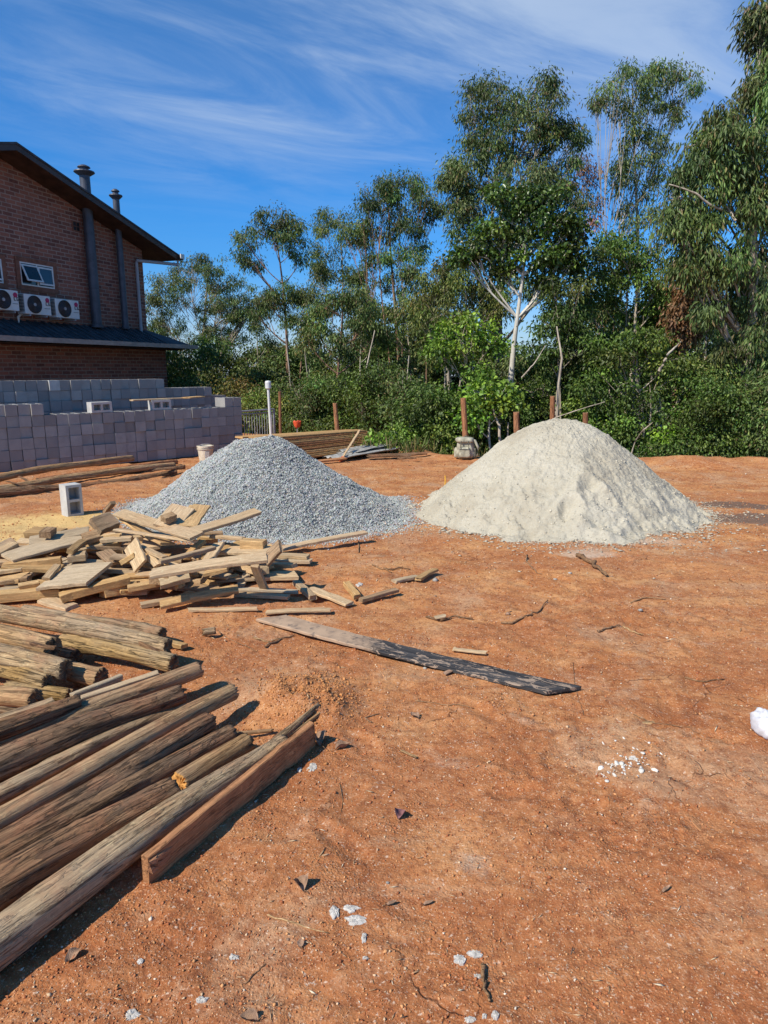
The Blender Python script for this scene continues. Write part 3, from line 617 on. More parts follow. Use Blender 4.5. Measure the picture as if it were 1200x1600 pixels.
# lean-to roof
LO = 1.05; _, zj = hp(0, 500); uu, zl = hp(303, 541, LO); _, zl0 = hp(0, 525, LO); zl = (zl + zl0) / 2; _, zj2 = hp(230, 515); zj = (zj + zj2) / 2
le = uu
m = MB()
a0 = (ub0 - 1, 0, zj); a1 = (uc + .02, 0, zj); b0 = (ub0 - 1, -LO, zl); b1 = (le, -LO, zl); c1 = (uc + .02, D_, zj); d1 = (le, D_ + .4, zl)
T_ = .07
for q in ((a0, b0, b1, a1), (a1, b1, d1, c1)):
    m.add(list(q) + [(p[0], p[1], p[2] - T_) for p in q], [(0, 1, 2, 3), (7, 6, 5, 4), (1, 5, 6, 2), (0, 4, 5, 1), (2, 6, 7, 3), (3, 7, 4, 0)])
lroof = m.build('lower_roof', M['rooftile'], house)
m = MB()
nst = 44
for i in range(nst):                  # standing ribs
    u = ub0 - .5 + (uc - ub0 + .4) * i / nst
    m.add([(u, -.01, zj + .0), (u + .07, -.01, zj + .0), (u + .07, -LO, zl + .0), (u, -LO, zl + .0), (u, -.01, zj + .03), (u + .07, -.01, zj + .03), (u + .07, -LO, zl + .03), (u, -LO, zl + .03)],
          [(4, 7, 6, 5), (0, 4, 5, 1), (2, 6, 7, 3), (1, 5, 6, 2), (3, 7, 4, 0)])
m.build('roof_rib', M['rooftile'], lroof)
m = MB(); m.box((ub0 - 1, -LO - .11, zl - .10), (le + .09, -LO - .004, zl + .025)); m.box((le + .004, -LO - .003, zl - .10), (le + .09, D_, zl + .024)); m.build('gutter', M['gutter'], lroof)
m = MB(); m.box((ub0 - 1, -LO + .002, zl - .14), (le - .01, 0.018, zl - T_ - .06)); m.build('soffit', M['soffit'], lroof)
# flues
def flue(xt, yt, xb, yb, capy, wpx, name='flue_pipe'):
    off = .22
    ub, zb = hp(xb, yb, off); _, zc = hp(xt, capy, off); rr = wpx / 2 / (F / (Y0 + 3)) * 1.0
    ut, _ = hp(xt, yt, off); u = (ub + ut) / 2
    f = MB().tube([(u, -off, zb), (u, -off, zc - .12)], rr, 20).build(name, M['flue'], house, smooth=False)
    MB().lathe([(rr * .9, zc - .16), (rr * 1.15, zc - .14), (rr * 2.0, zc - .06), (rr * 1.95, zc - .03), (rr * .9, zc + .0), (rr * .85, zc + .05), (rr * 1.25, zc + .07), (rr * 1.1, zc + .10), (rr * .5, zc + .14), (.001, zc + .15)], (u, -off, 0), 20).build('cap', M['flue'], f)
    MB().lathe([(rr * 1.25, zb), (rr * 1.25, zb + .08), (rr, zb + .09)], (u, -off, 0), 20).build('collar', M['flue'], f)
    for zz_ in (zb + 1.1, zb + 2.4): MB().lathe([(rr, zz_), (rr * 1.06, zz_ + .004), (rr * 1.06, zz_ + .03), (rr, zz_ + .034)], (u, -off, 0), 20).build('joint', M['flue'], f)
flue(131, 300, 155, 512, 266, 14.5)
flue(180, 330, 199, 514, 303, 10)
# vent grille in the gable
u, z = hp(118, 354); m = MB(); m.box((u - .14, -.03, z - .14), (u + .14, -.002, z + .14)); g = m.build('vent', M['brick_trim'], house)
m = MB()
for i in range(2):
    for j in range(2): m.box((u - .11 + .12 * i, -.035, z - .11 + .12 * j), (u - .01 + .12 * i, -.0305, z - .01 + .12 * j))
m.build('vent_black_plate', M['black'], g)  # flat black plates paint the shade of the vent openings
# windows
def window(xa, ya, xb, yb, tilt_left=True):
    u0, z1 = hp(xa, ya); u1, z0 = hp(xb, yb)
    m = MB(); tr = .12
    for a_, b_ in (((u0 - tr, z0 - tr), (u1 + tr, z0)), ((u0 - tr, z1), (u1 + tr, z1 + tr)), ((u0 - tr, z0), (u0, z1)), ((u1, z0), (u1 + tr, z1))):
        m.box((a_[0], -.05, a_[1]), (b_[0], -.002, b_[1]))
    w = m.build('window_surround', M['brick_trim'], house)
    m = MB(); m.box((u0 + .003, -.012, z0 + .003), (u1 - .003, -.004, z1 - .003)); m.build('pane', M['glass'], w)
    um = (u0 + u1) / 2; fr = .035
    m = MB()
    for a_, b_ in (((u0 + .002, z0 + .002), (u1 - .002, z0 + fr)), ((u0 + .002, z1 - fr), (u1 - .002, z1 - .002)), ((u0 + .002, z0 + fr), (u0 + fr, z1 - fr)), ((u1 - fr, z0 + fr), (u1 - .002, z1 - fr)), ((um - fr / 2, z0 + fr), (um + fr / 2, z1 - fr))):
        m.box((a_[0], -.045, a_[1]), (b_[0], -.013, b_[1]))
    m.box((um + fr / 2, -.04, z1 - .22), (u1 - fr, -.014, z1 - .19)); m.build('frame', M['white'], w)
    # top hung sash standing open
    for s0, s1, ang in ((u0 + fr, um, 24), (um + fr * .6, u1 - fr, 3)):
        Hh = z1 - z0 - 2 * fr; T = Matrix.Translation((0, -.05, z1 - fr - .03)) @ Matrix.Rotation(R(-ang), 4, 'X')
        m = MB(); f = .04; Hh -= .06
        for a_, b_ in (((s0, -Hh), (s1, -Hh + f)), ((s0, -f), (s1, 0)), ((s0, -Hh + f), (s0 + f, -f)), ((s1 - f, -Hh + f), (s1, -f))):
            m.box((a_[0], -.012, a_[1]), (b_[0], .012, b_[1]), T)
        s_ = m.build('sash', M['white'], w)
        MB().box((s0 + f, -.004, -Hh + f), (s1 - f, .004, -f), T).build('sash_pane', M['glass'], w)
window(28, 408, 84, 452); window(-40, 398, 4, 443)
# small wall lamp spots low on the brick
# AC units (hung on the wall: things of their own)
def text_polys(ch):
    if ch == 'L': return [(0, 0, .25, 1), (.25, 0, .8, .22)]
    return [(0, 0, .22, 1), (.22, .8, .8, 1), (.22, 0, .8, .2), (.6, .2, .8, .5), (.42, .42, .6, .56)]
def ac(xl, yt, xr, yb, label):
    off = .42; u0, z1 = hp(xl, yt, off); u1, z0 = hp(xr, yb, off)
    _, zb = hp((xl + xr) / 2, yb, off); _, zt = hp((xl + xr) / 2, yt, off)
    w, h = (u1 - u0) * .96, .50
    zc = (z0 + z1) / 2; e = empty('air_conditioner', HM @ Vector(((u0 + u1) / 2, -off, zc - h / 2)), math.atan2(HU.y, HU.x), label, 'air conditioner', 'outdoor air conditioner units in a row on the brick wall')
    MB().box((-w / 2, .01, 0), (w / 2, .30, h)).build('body', M['white'], e, bevel=.012)
    c = (-w * .14, 0, h * .5); r = h * .42
    fg = MB().lathe([(r * 1.08, .012), (r * 1.08, -.012), (r, -.014), (r * .98, .0), (.001, -.002)], c, 32, 'y').build('fan_grille', M['fan'], e)
    m = MB()
    for k in range(5):
        rr = r * (.3 + .15 * k); m.lathe([(rr, -.006), (rr + .006, -.014), (rr + .012, -.006)], c, 28, 'y')
    m.build('grille_ring', M['flue'], fg)
    MB().lathe([(r * .20, -.005), (r * .20, -.022), (.001, -.024)], c, 20, 'y').build('hub', M['pipe_gray'], fg)
    MB().lathe([(.062, .008), (.062, -.004), (.001, -.005)], (w * .37, 0, h * .78), 24, 'y').build('logo_disc', M['logo_red'], e)
    m = MB()
    for i, ch in enumerate('LG'):
        for a_, b_, c_, d_ in text_polys(ch):
            x0 = w * .30 + i * .085; s_ = .075; m.box((x0 + a_ * s_, -.001, h * .50 + b_ * .09), (x0 + c_ * s_, .009, h * .50 + d_ * .09))
    m.build('logo_lettering', M['logo_gray'], e)
    m = MB(); m.box((w * .24, -.001, h * .34), (w * .45, .009, h * .36)); m.build('badge_line', M['logo_gray'], e)
    m = MB()
    for s in (-1, 1): m.box((s * w * .32 - .02, 0.02, -.05), (s * w * .32 + .02, off, -.002))
    m.build('bracket', M['pipe_gray'], e)
    m = MB()
    for k in range(12): m.box((-w / 2 - .006, .04, .06 + k * .036), (-w / 2 - .001, .26, .08 + k * .036))
    m.build('side_louvre', M['black'], e)
ac(37, 460, 82, 492, 'white outdoor air conditioner, middle one of three below the window')
ac(86, 468, 126, 497, 'white outdoor air conditioner nearest the dark flue pipe')
ac(-12, 452, 32, 484, 'white outdoor air conditioner cut by the left edge of the photo')
u, z = hp(28, 490, .12); u2, _ = hp(46, 486, .12); z2 = hp(28, 504, .12)[1]
MB().tube([(u2, -.12, z), (u + .1, -.12, z), (u, -.12, z - .08), (u, -.12, z2 - .1)], .035, 10).build('drain_pipe', M['white'], house)
# ================================================================ CONCRETE BLOCKS
def block_mesh(name, w, h, d, mat, axis='z', t=.026):
    """box w(x) d(y) h(z) with two rectangular holes; axis = way the holes run"""
    if axis == 'z': A, B, C = w, d, h
    else: A, B, C = w, h, d            # holes run along y; second ring axis is z
    xs = [0, t, A - t, A]; ys = [0, t, B / 2 - t / 2, B / 2 + t / 2, B - t, B]; holes = {(1, 1), (1, 3)}
    vs, fs = [], []
    def P(x, y, z):
        vs.append((x - A / 2, y, z) if axis == 'z' else (x - A / 2, z, y)); return len(vs) - 1
    def Q(pts): fs.append(tuple(P(*p) for p in pts))
    for i in range(3):
        for j in range(5):
            if (i, j) in holes:
                x0, x1, y0, y1 = xs[i], xs[i + 1], ys[j], ys[j + 1]
                for (ax, ay), (bx, by) in (((x0, y0), (x1, y0)), ((x1, y0), (x1, y1)), ((x1, y1), (x0, y1)), ((x0, y1), (x0, y0))):
                    Q([(ax, ay, 0), (ax, ay, C), (bx, by, C), (bx, by, 0)])
                continue
            for z in (0, C): Q([(xs[i], ys[j], z), (xs[i + 1], ys[j], z), (xs[i + 1], ys[j + 1], z), (xs[i], ys[j + 1], z)])
    for (ax, ay), (bx, by) in (((0, 0), (A, 0)), ((A, 0), (A, B)), ((A, B), (0, B)), ((0, B), (0, 0))):
        Q([(ax, ay, 0), (bx, by, 0), (bx, by, C), (ax, ay, C)])
    me = bpy.data.meshes.new(name); me.from_pydata(vs, [], fs)
    import bmesh
    if axis == 'y':              # blind end: the cells are closed at the far side
        o_ = len(me.vertices); x_, z_ = A / 2 - .01, B - .01
        me2 = [(-x_, C - .05, .01), (x_, C - .05, .01), (x_, C - .05, z_), (-x_, C - .05, z_), (-x_, C - .04, .01), (x_, C - .04, .01), (x_, C - .04, z_), (-x_, C - .04, z_)]
        me = bpy.data.meshes.new(name); me.from_pydata(vs + me2, [], fs + [tuple(len(vs) + i for i in f) for f in ((0, 1, 2, 3), (7, 6, 5, 4), (0, 4, 5, 1), (1, 5, 6, 2), (2, 6, 7, 3), (3, 7, 4, 0))])
    b = bmesh.new(); b.from_mesh(me); bmesh.ops.remove_doubles(b, verts=b.verts, dist=1e-5); bmesh.ops.recalc_face_normals(b, faces=b.faces)
    be = [e for e in b.edges if len(e.link_faces) == 2 and e.calc_face_angle(0) > 1]
    b.to_mesh(me); b.free(); me.materials.append(mat); return me
BW, BH, BD = .190, .187, .385
bm1 = block_mesh('concrete_block', BW, BH, BD, M['block'])
bm_sunlit = block_mesh('concrete_block', BW, BH, BD, M['block_pale'])  # paler colour stands in for sun on one block's face
def put_block(me, loc, rz, label, group=None, rx=0, ry=0):
    o = bpy.data.objects.new('concrete_block', me); S.collection.objects.link(o); o.location = loc; o.rotation_euler = (rx, ry, rz)
    return tag(o, label, 'concrete block', group)
rb = random.Random(3)
NTH = ['first', 'second', 'third', 'fourth', 'fifth', 'sixth', 'seventh', 'eighth', 'ninth', 'tenth', 'eleventh', 'twelfth', 'thirteenth', 'fourteenth', 'fifteenth', 'sixteenth', 'seventeenth', 'eighteenth', 'nineteenth', 'twentieth'] + ['twenty ' + w for w in ('first', 'second', 'third', 'fourth', 'fifth', 'sixth', 'seventh', 'eighth', 'ninth')]
def stack(A, B, hfun, zbase, label, group, pale=()):
    d = (B - A); L = d.length; d.normalize(); rz = math.atan2(d.y, d.x); n = int(L / .197)
    nrm = Vector((-d.y, d.x, 0))
    for i in range(-2, n):
        s = (i + .5) * .197; p = A + d * s; rows = hfun(i, n); c0 = rb.uniform(-.02, .02)
        bend = 0.10 * math.sin(math.pi * max(0, s) / L)
        gzz = max(g0(p.x, p.y), zbase)
        for r in range(rows):
            q = p - nrm * bend + nrm * (c0 * .5 + rb.uniform(-.022, .022)) + d * rb.uniform(-.004, .004)
            put_block(bm_sunlit if (i, r) in pale else bm1, (q.x, q.y, zbase + r * (BH + .004)), rz + rb.uniform(-.035, .035), 'concrete block coloured pale for its sunlit face, top course of the rear stack' if (i, r) in pale else label % (NTH[rows - 1 - r], NTH[n - 1 - i]), None if (i, r) in pale else group)
    return d, rz, nrm
YF = lambda x, D: Vector(((x - CX) / F * D, D * 1.022, 0))
A, B = YF(0, 11.25), YF(378, 14.3)
fd, frz, fn = stack(A, B, lambda i, n: 6 if i < 3 else (6 if i >= n - 2 else 5), 0.0, 'grey block in the front stack, %s course down, %s column from the right', 'concrete blocks of the front stack')
A2, B2 = YF(0, 12.05), YF(358, 15.6)
bd_, brz, bn = stack(A2, B2, lambda i, n: 8 if i < n * .66 else (7 if i < n - 2 else 6), 0.0, 'grey block in the rear stack, %s course down, %s column from the right', 'concrete blocks of the rear stack', pale=((4, 7),))
bmH = block_mesh('concrete_block', .19, .385, .187, M['block_pale'], 'y', .032)       # stands on end, holes to the front
p = gp(119, 805); put_block(bmH, (p.x, p.y, g0(p.x, p.y) - .004), R(47), 'pale concrete block standing on end alone on the soil, holes to the right')
bmL = block_mesh('concrete_block', .187, .385, .187, M['block_pale'], 'y', .042)
zt = 5 * (BH + .004) + .002
def on_front(px, dz=0, back=.1):
    best = min(range(0, 460), key=lambda k: abs((CX + F * 1.022 * (A + fd * (k / 100)).x / (A + fd * (k / 100)).y) - px)); s = best / 100
    q = A + fd * s - fn * (0.10 * math.sin(math.pi * s / (B - A).length)) + fn * back; return Vector((q.x, q.y, zt + dz))
q = on_front(168, 0, .02)                  # lying on its side: its long side runs along the stack
o = put_block(bmL, (q.x, q.y, q.z + .0), frz + R(5), 'pale hollow block lying on the front stack with two holes facing out', ry=R(-90)); o.location.z += .0935
q = on_front(262, -.0, .03)
o = put_block(block_mesh('concrete_block', .187, .387, .187, M['block_pale'], 'y', .042), (q.x, q.y, q.z), frz, 'hollow block under the planks on top of the front stack', ry=R(-90)); o.location.z += .0935
# ================================================================ TIMBER
rt = np.random.default_rng(11)
def frame_of(p0, p1, roll=0.0):
    p0, p1 = Vector(p0), Vector(p1); x = (p1 - p0).normalized(); up = Vector((0, 0, 1))
    y = up.cross(x).normalized(); z = x.cross(y)
    Mx = Matrix((x, y, z)).transposed().to_4x4() @ Matrix.Rotation(roll, 4, 'X'); Mx.translation = (p0 + p1) / 2
    return Mx, (p1 - p0).length
def plank(p0, p1, w, t, mat, label=None, group=None, roll=0.0, name='scrap_board', cat='board', bow=None, ragged=0.012, skew=None):
    Mx, L = frame_of(p0, p1, roll); nx = max(5, int(L / 0.07)); xs = np.linspace(-L / 2, L / 2, nx); e = min(.004, t * .2)
    prof = np.array([(-w / 2 + e, -t / 2), (w / 2 - e, -t / 2), (w / 2, -t / 2 + e), (w / 2, t / 2 - e), (w / 2 - e, t / 2), (w / 6, t / 2), (-w / 6, t / 2), (-w / 2 + e, t / 2), (-w / 2, t / 2 - e), (-w / 2, -t / 2 + e)])
    bow = rt.normal(0, .006) * L if bow is None else bow; sk = rt.normal(0, .05) if skew is None else skew; tw = rt.normal(0, .03)
    V = []
    for i, x in enumerate(xs):
        q = prof.copy(); q[:, 0] *= 1 + .02 * rt.normal(); q[:, 0] += .0025 * rt.normal(); q[:, 1] += .0008 * rt.normal(size=len(q))
        a = tw * x / L; q = q @ np.array([[math.cos(a), math.sin(a)], [-math.sin(a), math.cos(a)]])
        xx = np.full(len(q), x)
        if i in (0, nx - 1): xx = xx + q[:, 0] * sk * 2 + rt.normal(0, ragged * .35, len(q)) * (1 if ragged else 0)
        V.append(np.stack([xx, q[:, 0], q[:, 1] + bow * (4 * (x / L) ** 2 - 1) * -1], 1))
    V = np.concatenate(V); k = len(prof); fs = []
    for i in range(nx - 1):
        for j in range(k): fs.append((i * k + j, i * k + (j + 1) % k, (i + 1) * k + (j + 1) % k, (i + 1) * k + j))
    fs.append(tuple(range(k))[::-1]); fs.append(tuple((nx - 1) * k + j for j in range(k)))
    me = bpy.data.meshes.new(name); me.from_pydata([tuple(v) for v in V], [], fs); me.materials.append(mat)
    o = bpy.data.objects.new(name, me); S.collection.objects.link(o); o.matrix_world = Mx
    return tag(o, label, cat, group)
def log(p0, p1, r0, r1, mat, label, group=None, cut='cut', bend=0.01, seed=0, name='timber_log', rough=1.0, cracks=5, knots=3, flat=0.0, split=0.0, cat='log'):
    Mx, L = frame_of(p0, p1, 0.0 if name == 'timber_log' else rt.uniform(0, 6)); rg = np.random.default_rng(seed + 100)
    n = 44; ds = min(0.022, max(L / 30, .008)); m = max(8, min(130, int(L / ds))); th = np.linspace(0, 2 * np.pi, n, endpoint=False); xs = np.linspace(-L / 2, L / 2, m)
    T, X = np.meshgrid(th, xs); s = (X + L / 2) / L
    rad = r0 + (r1 - r0) * s
    k = 1 + rough * (0.11 * fbm(X * 2.2 + seed, np.sin(T) + 3, 3, seed) + 0.035 * fbm(np.cos(T) * 5 + 9, X * 6 + seed, 3, seed + 1) + 0.05 * fbm(np.sin(T + .7) * 2 + 2, X * 1.2, 2, seed + 5))
    k = k + rough * 0.05 * fbm(T * 6.5, X * 3.0 + fbm(X * 2, T, 2, 4) * .6, 4, seed + 2)      # long fibres
    for _ in range(cracks):
        t0 = rg.uniform(0, 2 * np.pi); x0 = rg.uniform(-L / 2, L / 2); ln = rg.uniform(.25, .7) * L; wd = rg.uniform(.05, .11)
        dt = (T - t0 - rg.uniform(-.7, .7) * X - 0.25 * fbm(X * 5, X * 0 + _, 2, seed + 7) + np.pi) % (2 * np.pi) - np.pi
        k = k - 0.16 * np.exp(-(dt / wd) ** 2) * np.clip(1.2 - np.abs(X - x0) / ln * 2, 0, 1) * rg.uniform(.5, 1)
    for _ in range(knots):
        t0 = rg.uniform(0, 2 * np.pi); x0 = rg.uniform(-L / 2, L / 2); dt = ((T - t0 + np.pi) % (2 * np.pi) - np.pi) * r0
        k = k + 0.12 * np.exp(-((dt / .018) ** 2 + ((X - x0) / .03) ** 2))
    if split: k = k - split * np.clip(fbm(T * 1.5, X * 1.4 + seed, 4, seed + 3) * 1.6, 0, 1)
    if flat: k = k * (1 - flat * np.clip(np.cos(T - rg.uniform(0, 6)), 0, 1))
    bx = bend * L * (1 - (2 * X / L) ** 2) + 0.006 * np.sin(X * 4 + seed); by = (bend * .6 + rg.normal(0, .005)) * L * np.sin(np.pi * X / L * 1.3 + seed)
    Xs = X.copy(); Xs[0] += rg.normal(0, .006, n); Xs[-1] += rg.normal(0, .006, n)
    Yv = rad * k * np.cos(T) + by; Zv = rad * k * np.sin(T) + bx
    V = np.stack([Xs.ravel(), Yv.ravel(), Zv.ravel()], 1); fs = []; idx = np.arange(n * m).reshape(m, n)
    Q = np.stack([idx[:-1], np.roll(idx[:-1], -1, 1), np.roll(idx[1:], -1, 1), idx[1:]], -1).reshape(-1, 4)
    V = [tuple(v) for v in V]; fs = [tuple(map(int, q)) for q in Q]; nb = len(fs)
    for row, sg in ((0, -1), (m - 1, 1)):      # sawn ends: rim, inner ring, centre
        c = np.array([Xs[row].mean(), by[row].mean(), bx[row].mean()]); base = idx[row]; prev = base
        for f_, dxx in ((.8, .002), (.45, -.002)):
            st = len(V)
            for j in range(n): a = np.array(V[base[j]]); V.append(tuple(c + (a - c) * f_ + np.array([sg * (dxx + rg.normal(0, .0015)), 0, 0])))
            cur = np.arange(st, st + n)
            for j in range(n):
                q = (int(prev[j]), int(prev[(j + 1) % n]), int(cur[(j + 1) % n]), int(cur[j])); fs.append(q if sg > 0 else q[::-1])
            prev = cur
        V.append(tuple(c)); ci = len(V) - 1
        for j in range(n):
            q = (int(prev[j]), int(prev[(j + 1) % n]), ci); fs.append(q if sg > 0 else q[::-1])
    me = bpy.data.meshes.new(name); me.from_pydata(V, [], fs); me.materials.append(mat); me.materials.append(M[cut])
    mi = np.zeros(len(fs), np.int32); mi[nb:] = 1; me.polygons.foreach_set('material_index', mi)
    sm = np.ones(len(fs), bool); sm[nb:] = False; me.polygons.foreach_set('use_smooth', sm)
    o = bpy.data.objects.new(name, me); S.collection.objects.link(o); o.matrix_world = Mx
    return tag(o, label, cat, group)
G1 = 'round logs lying side by side in the near pile'
G2 = 'logs in the upper pile at the left edge'
def ext(x0, y0, x1, y1, x):            # extend a picture line to abscissa x (leaves the frame)
    return y0 + (y1 - y0) * (x - x0) / (x1 - x0)
def nlog(x0, y0, z0, x1, y1, z1, r0, r1, mat, label, xs=-110, **k):
    a = gp(x0, y0, z0); b = gp(x1, y1, z1)
    if xs is not None and x0 <= 0:
        d = (a - b); d.normalize(); a = a + d * (0.35 if xs == -110 else xs)
    return log(a, b, r0, r1, M[mat], label, k.pop('group', G1), **k)
# near pile, from the outermost log inwards
nlog(0, 1478, .075, 445, 1160, .06, .076, .042, 'log_gray', 'pale grey crooked log, outermost of the near pile beside the edge plank', seed=1, bend=.014, cracks=9, rough=1.2, knots=6)
nlog(0, 1398, .085, 268, 1237, .085, .078, .068, 'log_dark', 'thick cracked log ending halfway with a sawn end', seed=2, cracks=10, rough=1.5)
nlog(282, 1228, .055, 385, 1160, .055, .047, .046, 'log_tan', 'short round log with an orange sawn end', seed=3, xs=None, cut='cut_orange', cracks=3)
nlog(0, 1352, .07, 362, 1146, .06, .062, .042, 'log_dark', 'dark weathered log running just above the thick sawn one', seed=4, cracks=7, rough=1.3)
nlog(0, 1322, .10, 330, 1130, .10, .058, .048, 'log_dark', 'brown barked log under the smooth tan pole', seed=5, cracks=5, rough=1.2)
nlog(0, 1283, .12, 366, 1082, .13, .050, .042, 'log_tan', 'straight smooth tan pole reaching furthest right in the near pile', seed=6, cracks=3, rough=.7, knots=5)
nlog(0, 1246, .08, 290, 1106, .06, .046, .032, 'log_gray', 'thin pinkish grey pole between two thick logs', seed=7, rough=1.2)
nlog(0, 1202, .12, 280, 1084, .12, .070, .056, 'log_dark', 'thick dark grey log in the middle of the near pile', seed=8, cracks=6)
nlog(0, 1172, .09, 308, 1043, .13, .050, .046, 'log_tan', 'brown log rising to the right above the thick dark grey one', seed=9, xs=-110, cracks=5)
nlog(0, 1143, .17, 124, 1097, .17, .050, .044, 'log_dark', 'dark split log end lying on top beside the squared sticks', seed=10, rough=1.7, cracks=9, split=.1)
plank(gp(125, 1094, .15), gp(246, 1054, .13), .045, .035, M['plank_pale'], 'squared pale stick between the two log piles, longer of a pair', name='squared_stick', cat='stick')
plank(gp(112, 1088, .14), gp(190, 1058, .12), .032, .03, M['plank_gray'], 'squared thin stick above the longer pale one', name='squared_stick', cat='stick')
plank(gp(-20, 1130, .17), gp(82, 1096, .17), .055, .025, M['log_gray'], 'grey bark slab lying on the near pile', name='bark_slab', cat='bark slab')
# lower hidden layer that carries the pile
for i, (a_, b_, r_) in enumerate((((-40, 1250), (150, 1180), .045), ((-20, 1330), (150, 1240), .04), ((-30, 1190), (200, 1110), .04))):
    log(gp(*a_, .03), gp(*b_, .03), r_, r_ * .9, M['log_gray'], 'grey log lowest in the near pile, mostly covered, ' + ('by the dark split log', 'by the smooth tan pole', 'by the squared sticks')[i], G1, seed=40 + i)
# upper pile
def ulog(*a, **k): return nlog(*a, group=G2, **k)
ulog(0, 962, .22, 263, 1012, .14, .056, .052, 'log_gray', 'long pale grey log along the top of the upper pile', seed=11, xs=.9, cracks=5)
ulog(40, 955, .08, 252, 993, .08, .050, .042, 'log_gray', 'grey log behind the top one, furthest from the camera', seed=12, xs=.9, cracks=6, rough=1.3)
ulog(0, 996, .19, 84, 1013, .19, .062, .058, 'log_tan', 'short tan log with dark end under the long grey one', seed=13, xs=.6)
ulog(98, 1003, .11, 272, 1038, .08, .060, .052, 'log_yellow', 'yellow split log with hollow broken end', seed=14, xs=None, rough=1.9, split=.22, cracks=9)
ulog(0, 1026, .18, 104, 1044, .16, .070, .062, 'log_gray', 'thick pale log with dark rotten end in the upper pile', seed=15, xs=.6, rough=1.4)
ulog(0, 1046, .12, 74, 1064, .12, .050, .040, 'log_yellow', 'ragged yellow log stub peeling under the thick pale log', seed=16, xs=.5, rough=2.2, split=.25, cracks=8)
ulog(112, 1048, .08, 158, 1058, .08, .056, .056, 'log_tan', 'short stub of log with its round end showing', seed=17, xs=None)
ulog(14, 1073, .07, 108, 1086, .07, .040, .036, 'log_yellow', 'small yellowish log under the stub ends', seed=18, xs=None, rough=1.3)
ulog(0, 1090, .12, 56, 1094, .13, .052, .050, 'log_tan', 'round log with dark cut end lowest at the left edge', seed=19, xs=.5)
ulog(0, 1108, .06, 60, 1112, .06, .045, .04, 'log_gray', 'grey log low under the round cut log', seed=20, xs=.5)
ulog(88, 1020, .06, 118, 1028, .06, .052, .05, 'log_dark', 'dark stub of log wedged in the middle of the upper pile', seed=21, xs=None)
plank(gp(262, 1004, .03), gp(288, 1010, .03), .05, .03, M['plank_yellow'], 'small square wood end beside the upper pile', name='wood_block', cat='wood block')
plank(gp(222, 1005, .17), gp(255, 1022, .13), .04, .02, M['log_dark'], 'broken dark bark strip on the long grey log', name='bark_slab', cat='bark slab', ragged=.03)
plank(gp(48, 1006, .26), gp(86, 1012, .24), .03, .015, M['log_dark'], 'curled bark flake on the upper pile', name='bark_slab', cat='bark slab', ragged=.03)
# plank standing on edge
a, b = gp(235, 1388, 0), gp(487, 1166, 0)
plank((a.x - .01, a.y, .064), (b.x, b.y, .064), .033, .125, M['plank_brown'], 'reddish brown plank standing on edge beside the outermost log', name='edge_plank', cat='plank', bow=0, ragged=.01)
plank(gp(236, 1352, .09), gp(262, 1330, .08), .03, .05, M['post_red'], 'torn splinter at the broken end of the edge plank', name='wood_splinter', cat='splinter', ragged=.04)
log(gp(430, 1160, .05), gp(497, 1102, .07), .022, .010, M['log_gray'], 'grey split branch end lying over the edge plank', None, seed=31, name='branch', cat='branch', rough=2)
log(gp(440, 1158, .04), gp(505, 1108, .06), .012, .007, M['log_tan'], 'thin tan branch beside the grey split one', None, seed=32, name='branch', cat='branch', rough=2)
log(gp(366, 1146, .03), gp(425, 1141, .03), .010, .009, M['twig'], 'short stick poking out behind the near log pile', None, seed=33, name='branch', cat='branch')
# long tar-stained board
a, b = gp(424, 966, .02), gp(880, 1079, .03)
plank(b * 0 + a, b, .165, .022, M['char'], 'long board, dirt covered at one end and tar black at the other', name='stained_board', cat='board', bow=-.012, skew=.4)
# logs by the block stacks
G3 = 'long poles on the soil before the block stacks'
for x0, y0, z0, x1, y1, z1, r, mt, lb in ((-30, 753, .14, 205, 716, .12, .062, 'log_tan', 'uppermost pole before the block stacks, tan and crooked'), (-30, 768, .07, 272, 727, .06, .06, 'log_tan', 'long pole in the middle of those before the block stacks'),
        (-30, 776, .05, 274, 737, .05, .068, 'log_dark', 'thick brown pole nearest the camera before the block stacks'), (60, 752, .05, 277, 722, .05, .055, 'post_red', 'reddish pole closest to the block stack base'), (150, 742, .04, 288, 729, .04, .045, 'log_dark', 'short dark pole ending by the gravel pile')):
    log(gp(x0, y0, z0), gp(x1, y1, z1), r, r * .8, M[mt], lb, G3, seed=int(x1 + y0), bend=.012, rough=1.6, cracks=6, name='timber_pole', cat='pole')
for i, (x0, y0, x1, y1) in enumerate(((10, 752, 70, 762), (30, 744, 52, 756), (80, 750, 150, 744), (240, 735, 285, 731))):
    plank(gp(x0, y0, .15), gp(x1, y1, .08), .05, .008, M['log_dark'], ['torn bark strip hanging over the poles at the left edge', 'curled bark scrap on top of the tan crooked pole', 'long bark ribbon lying between the poles', 'bark scrap at the far tip of the poles'][i], name='bark_strip', cat='bark', ragged=.05)
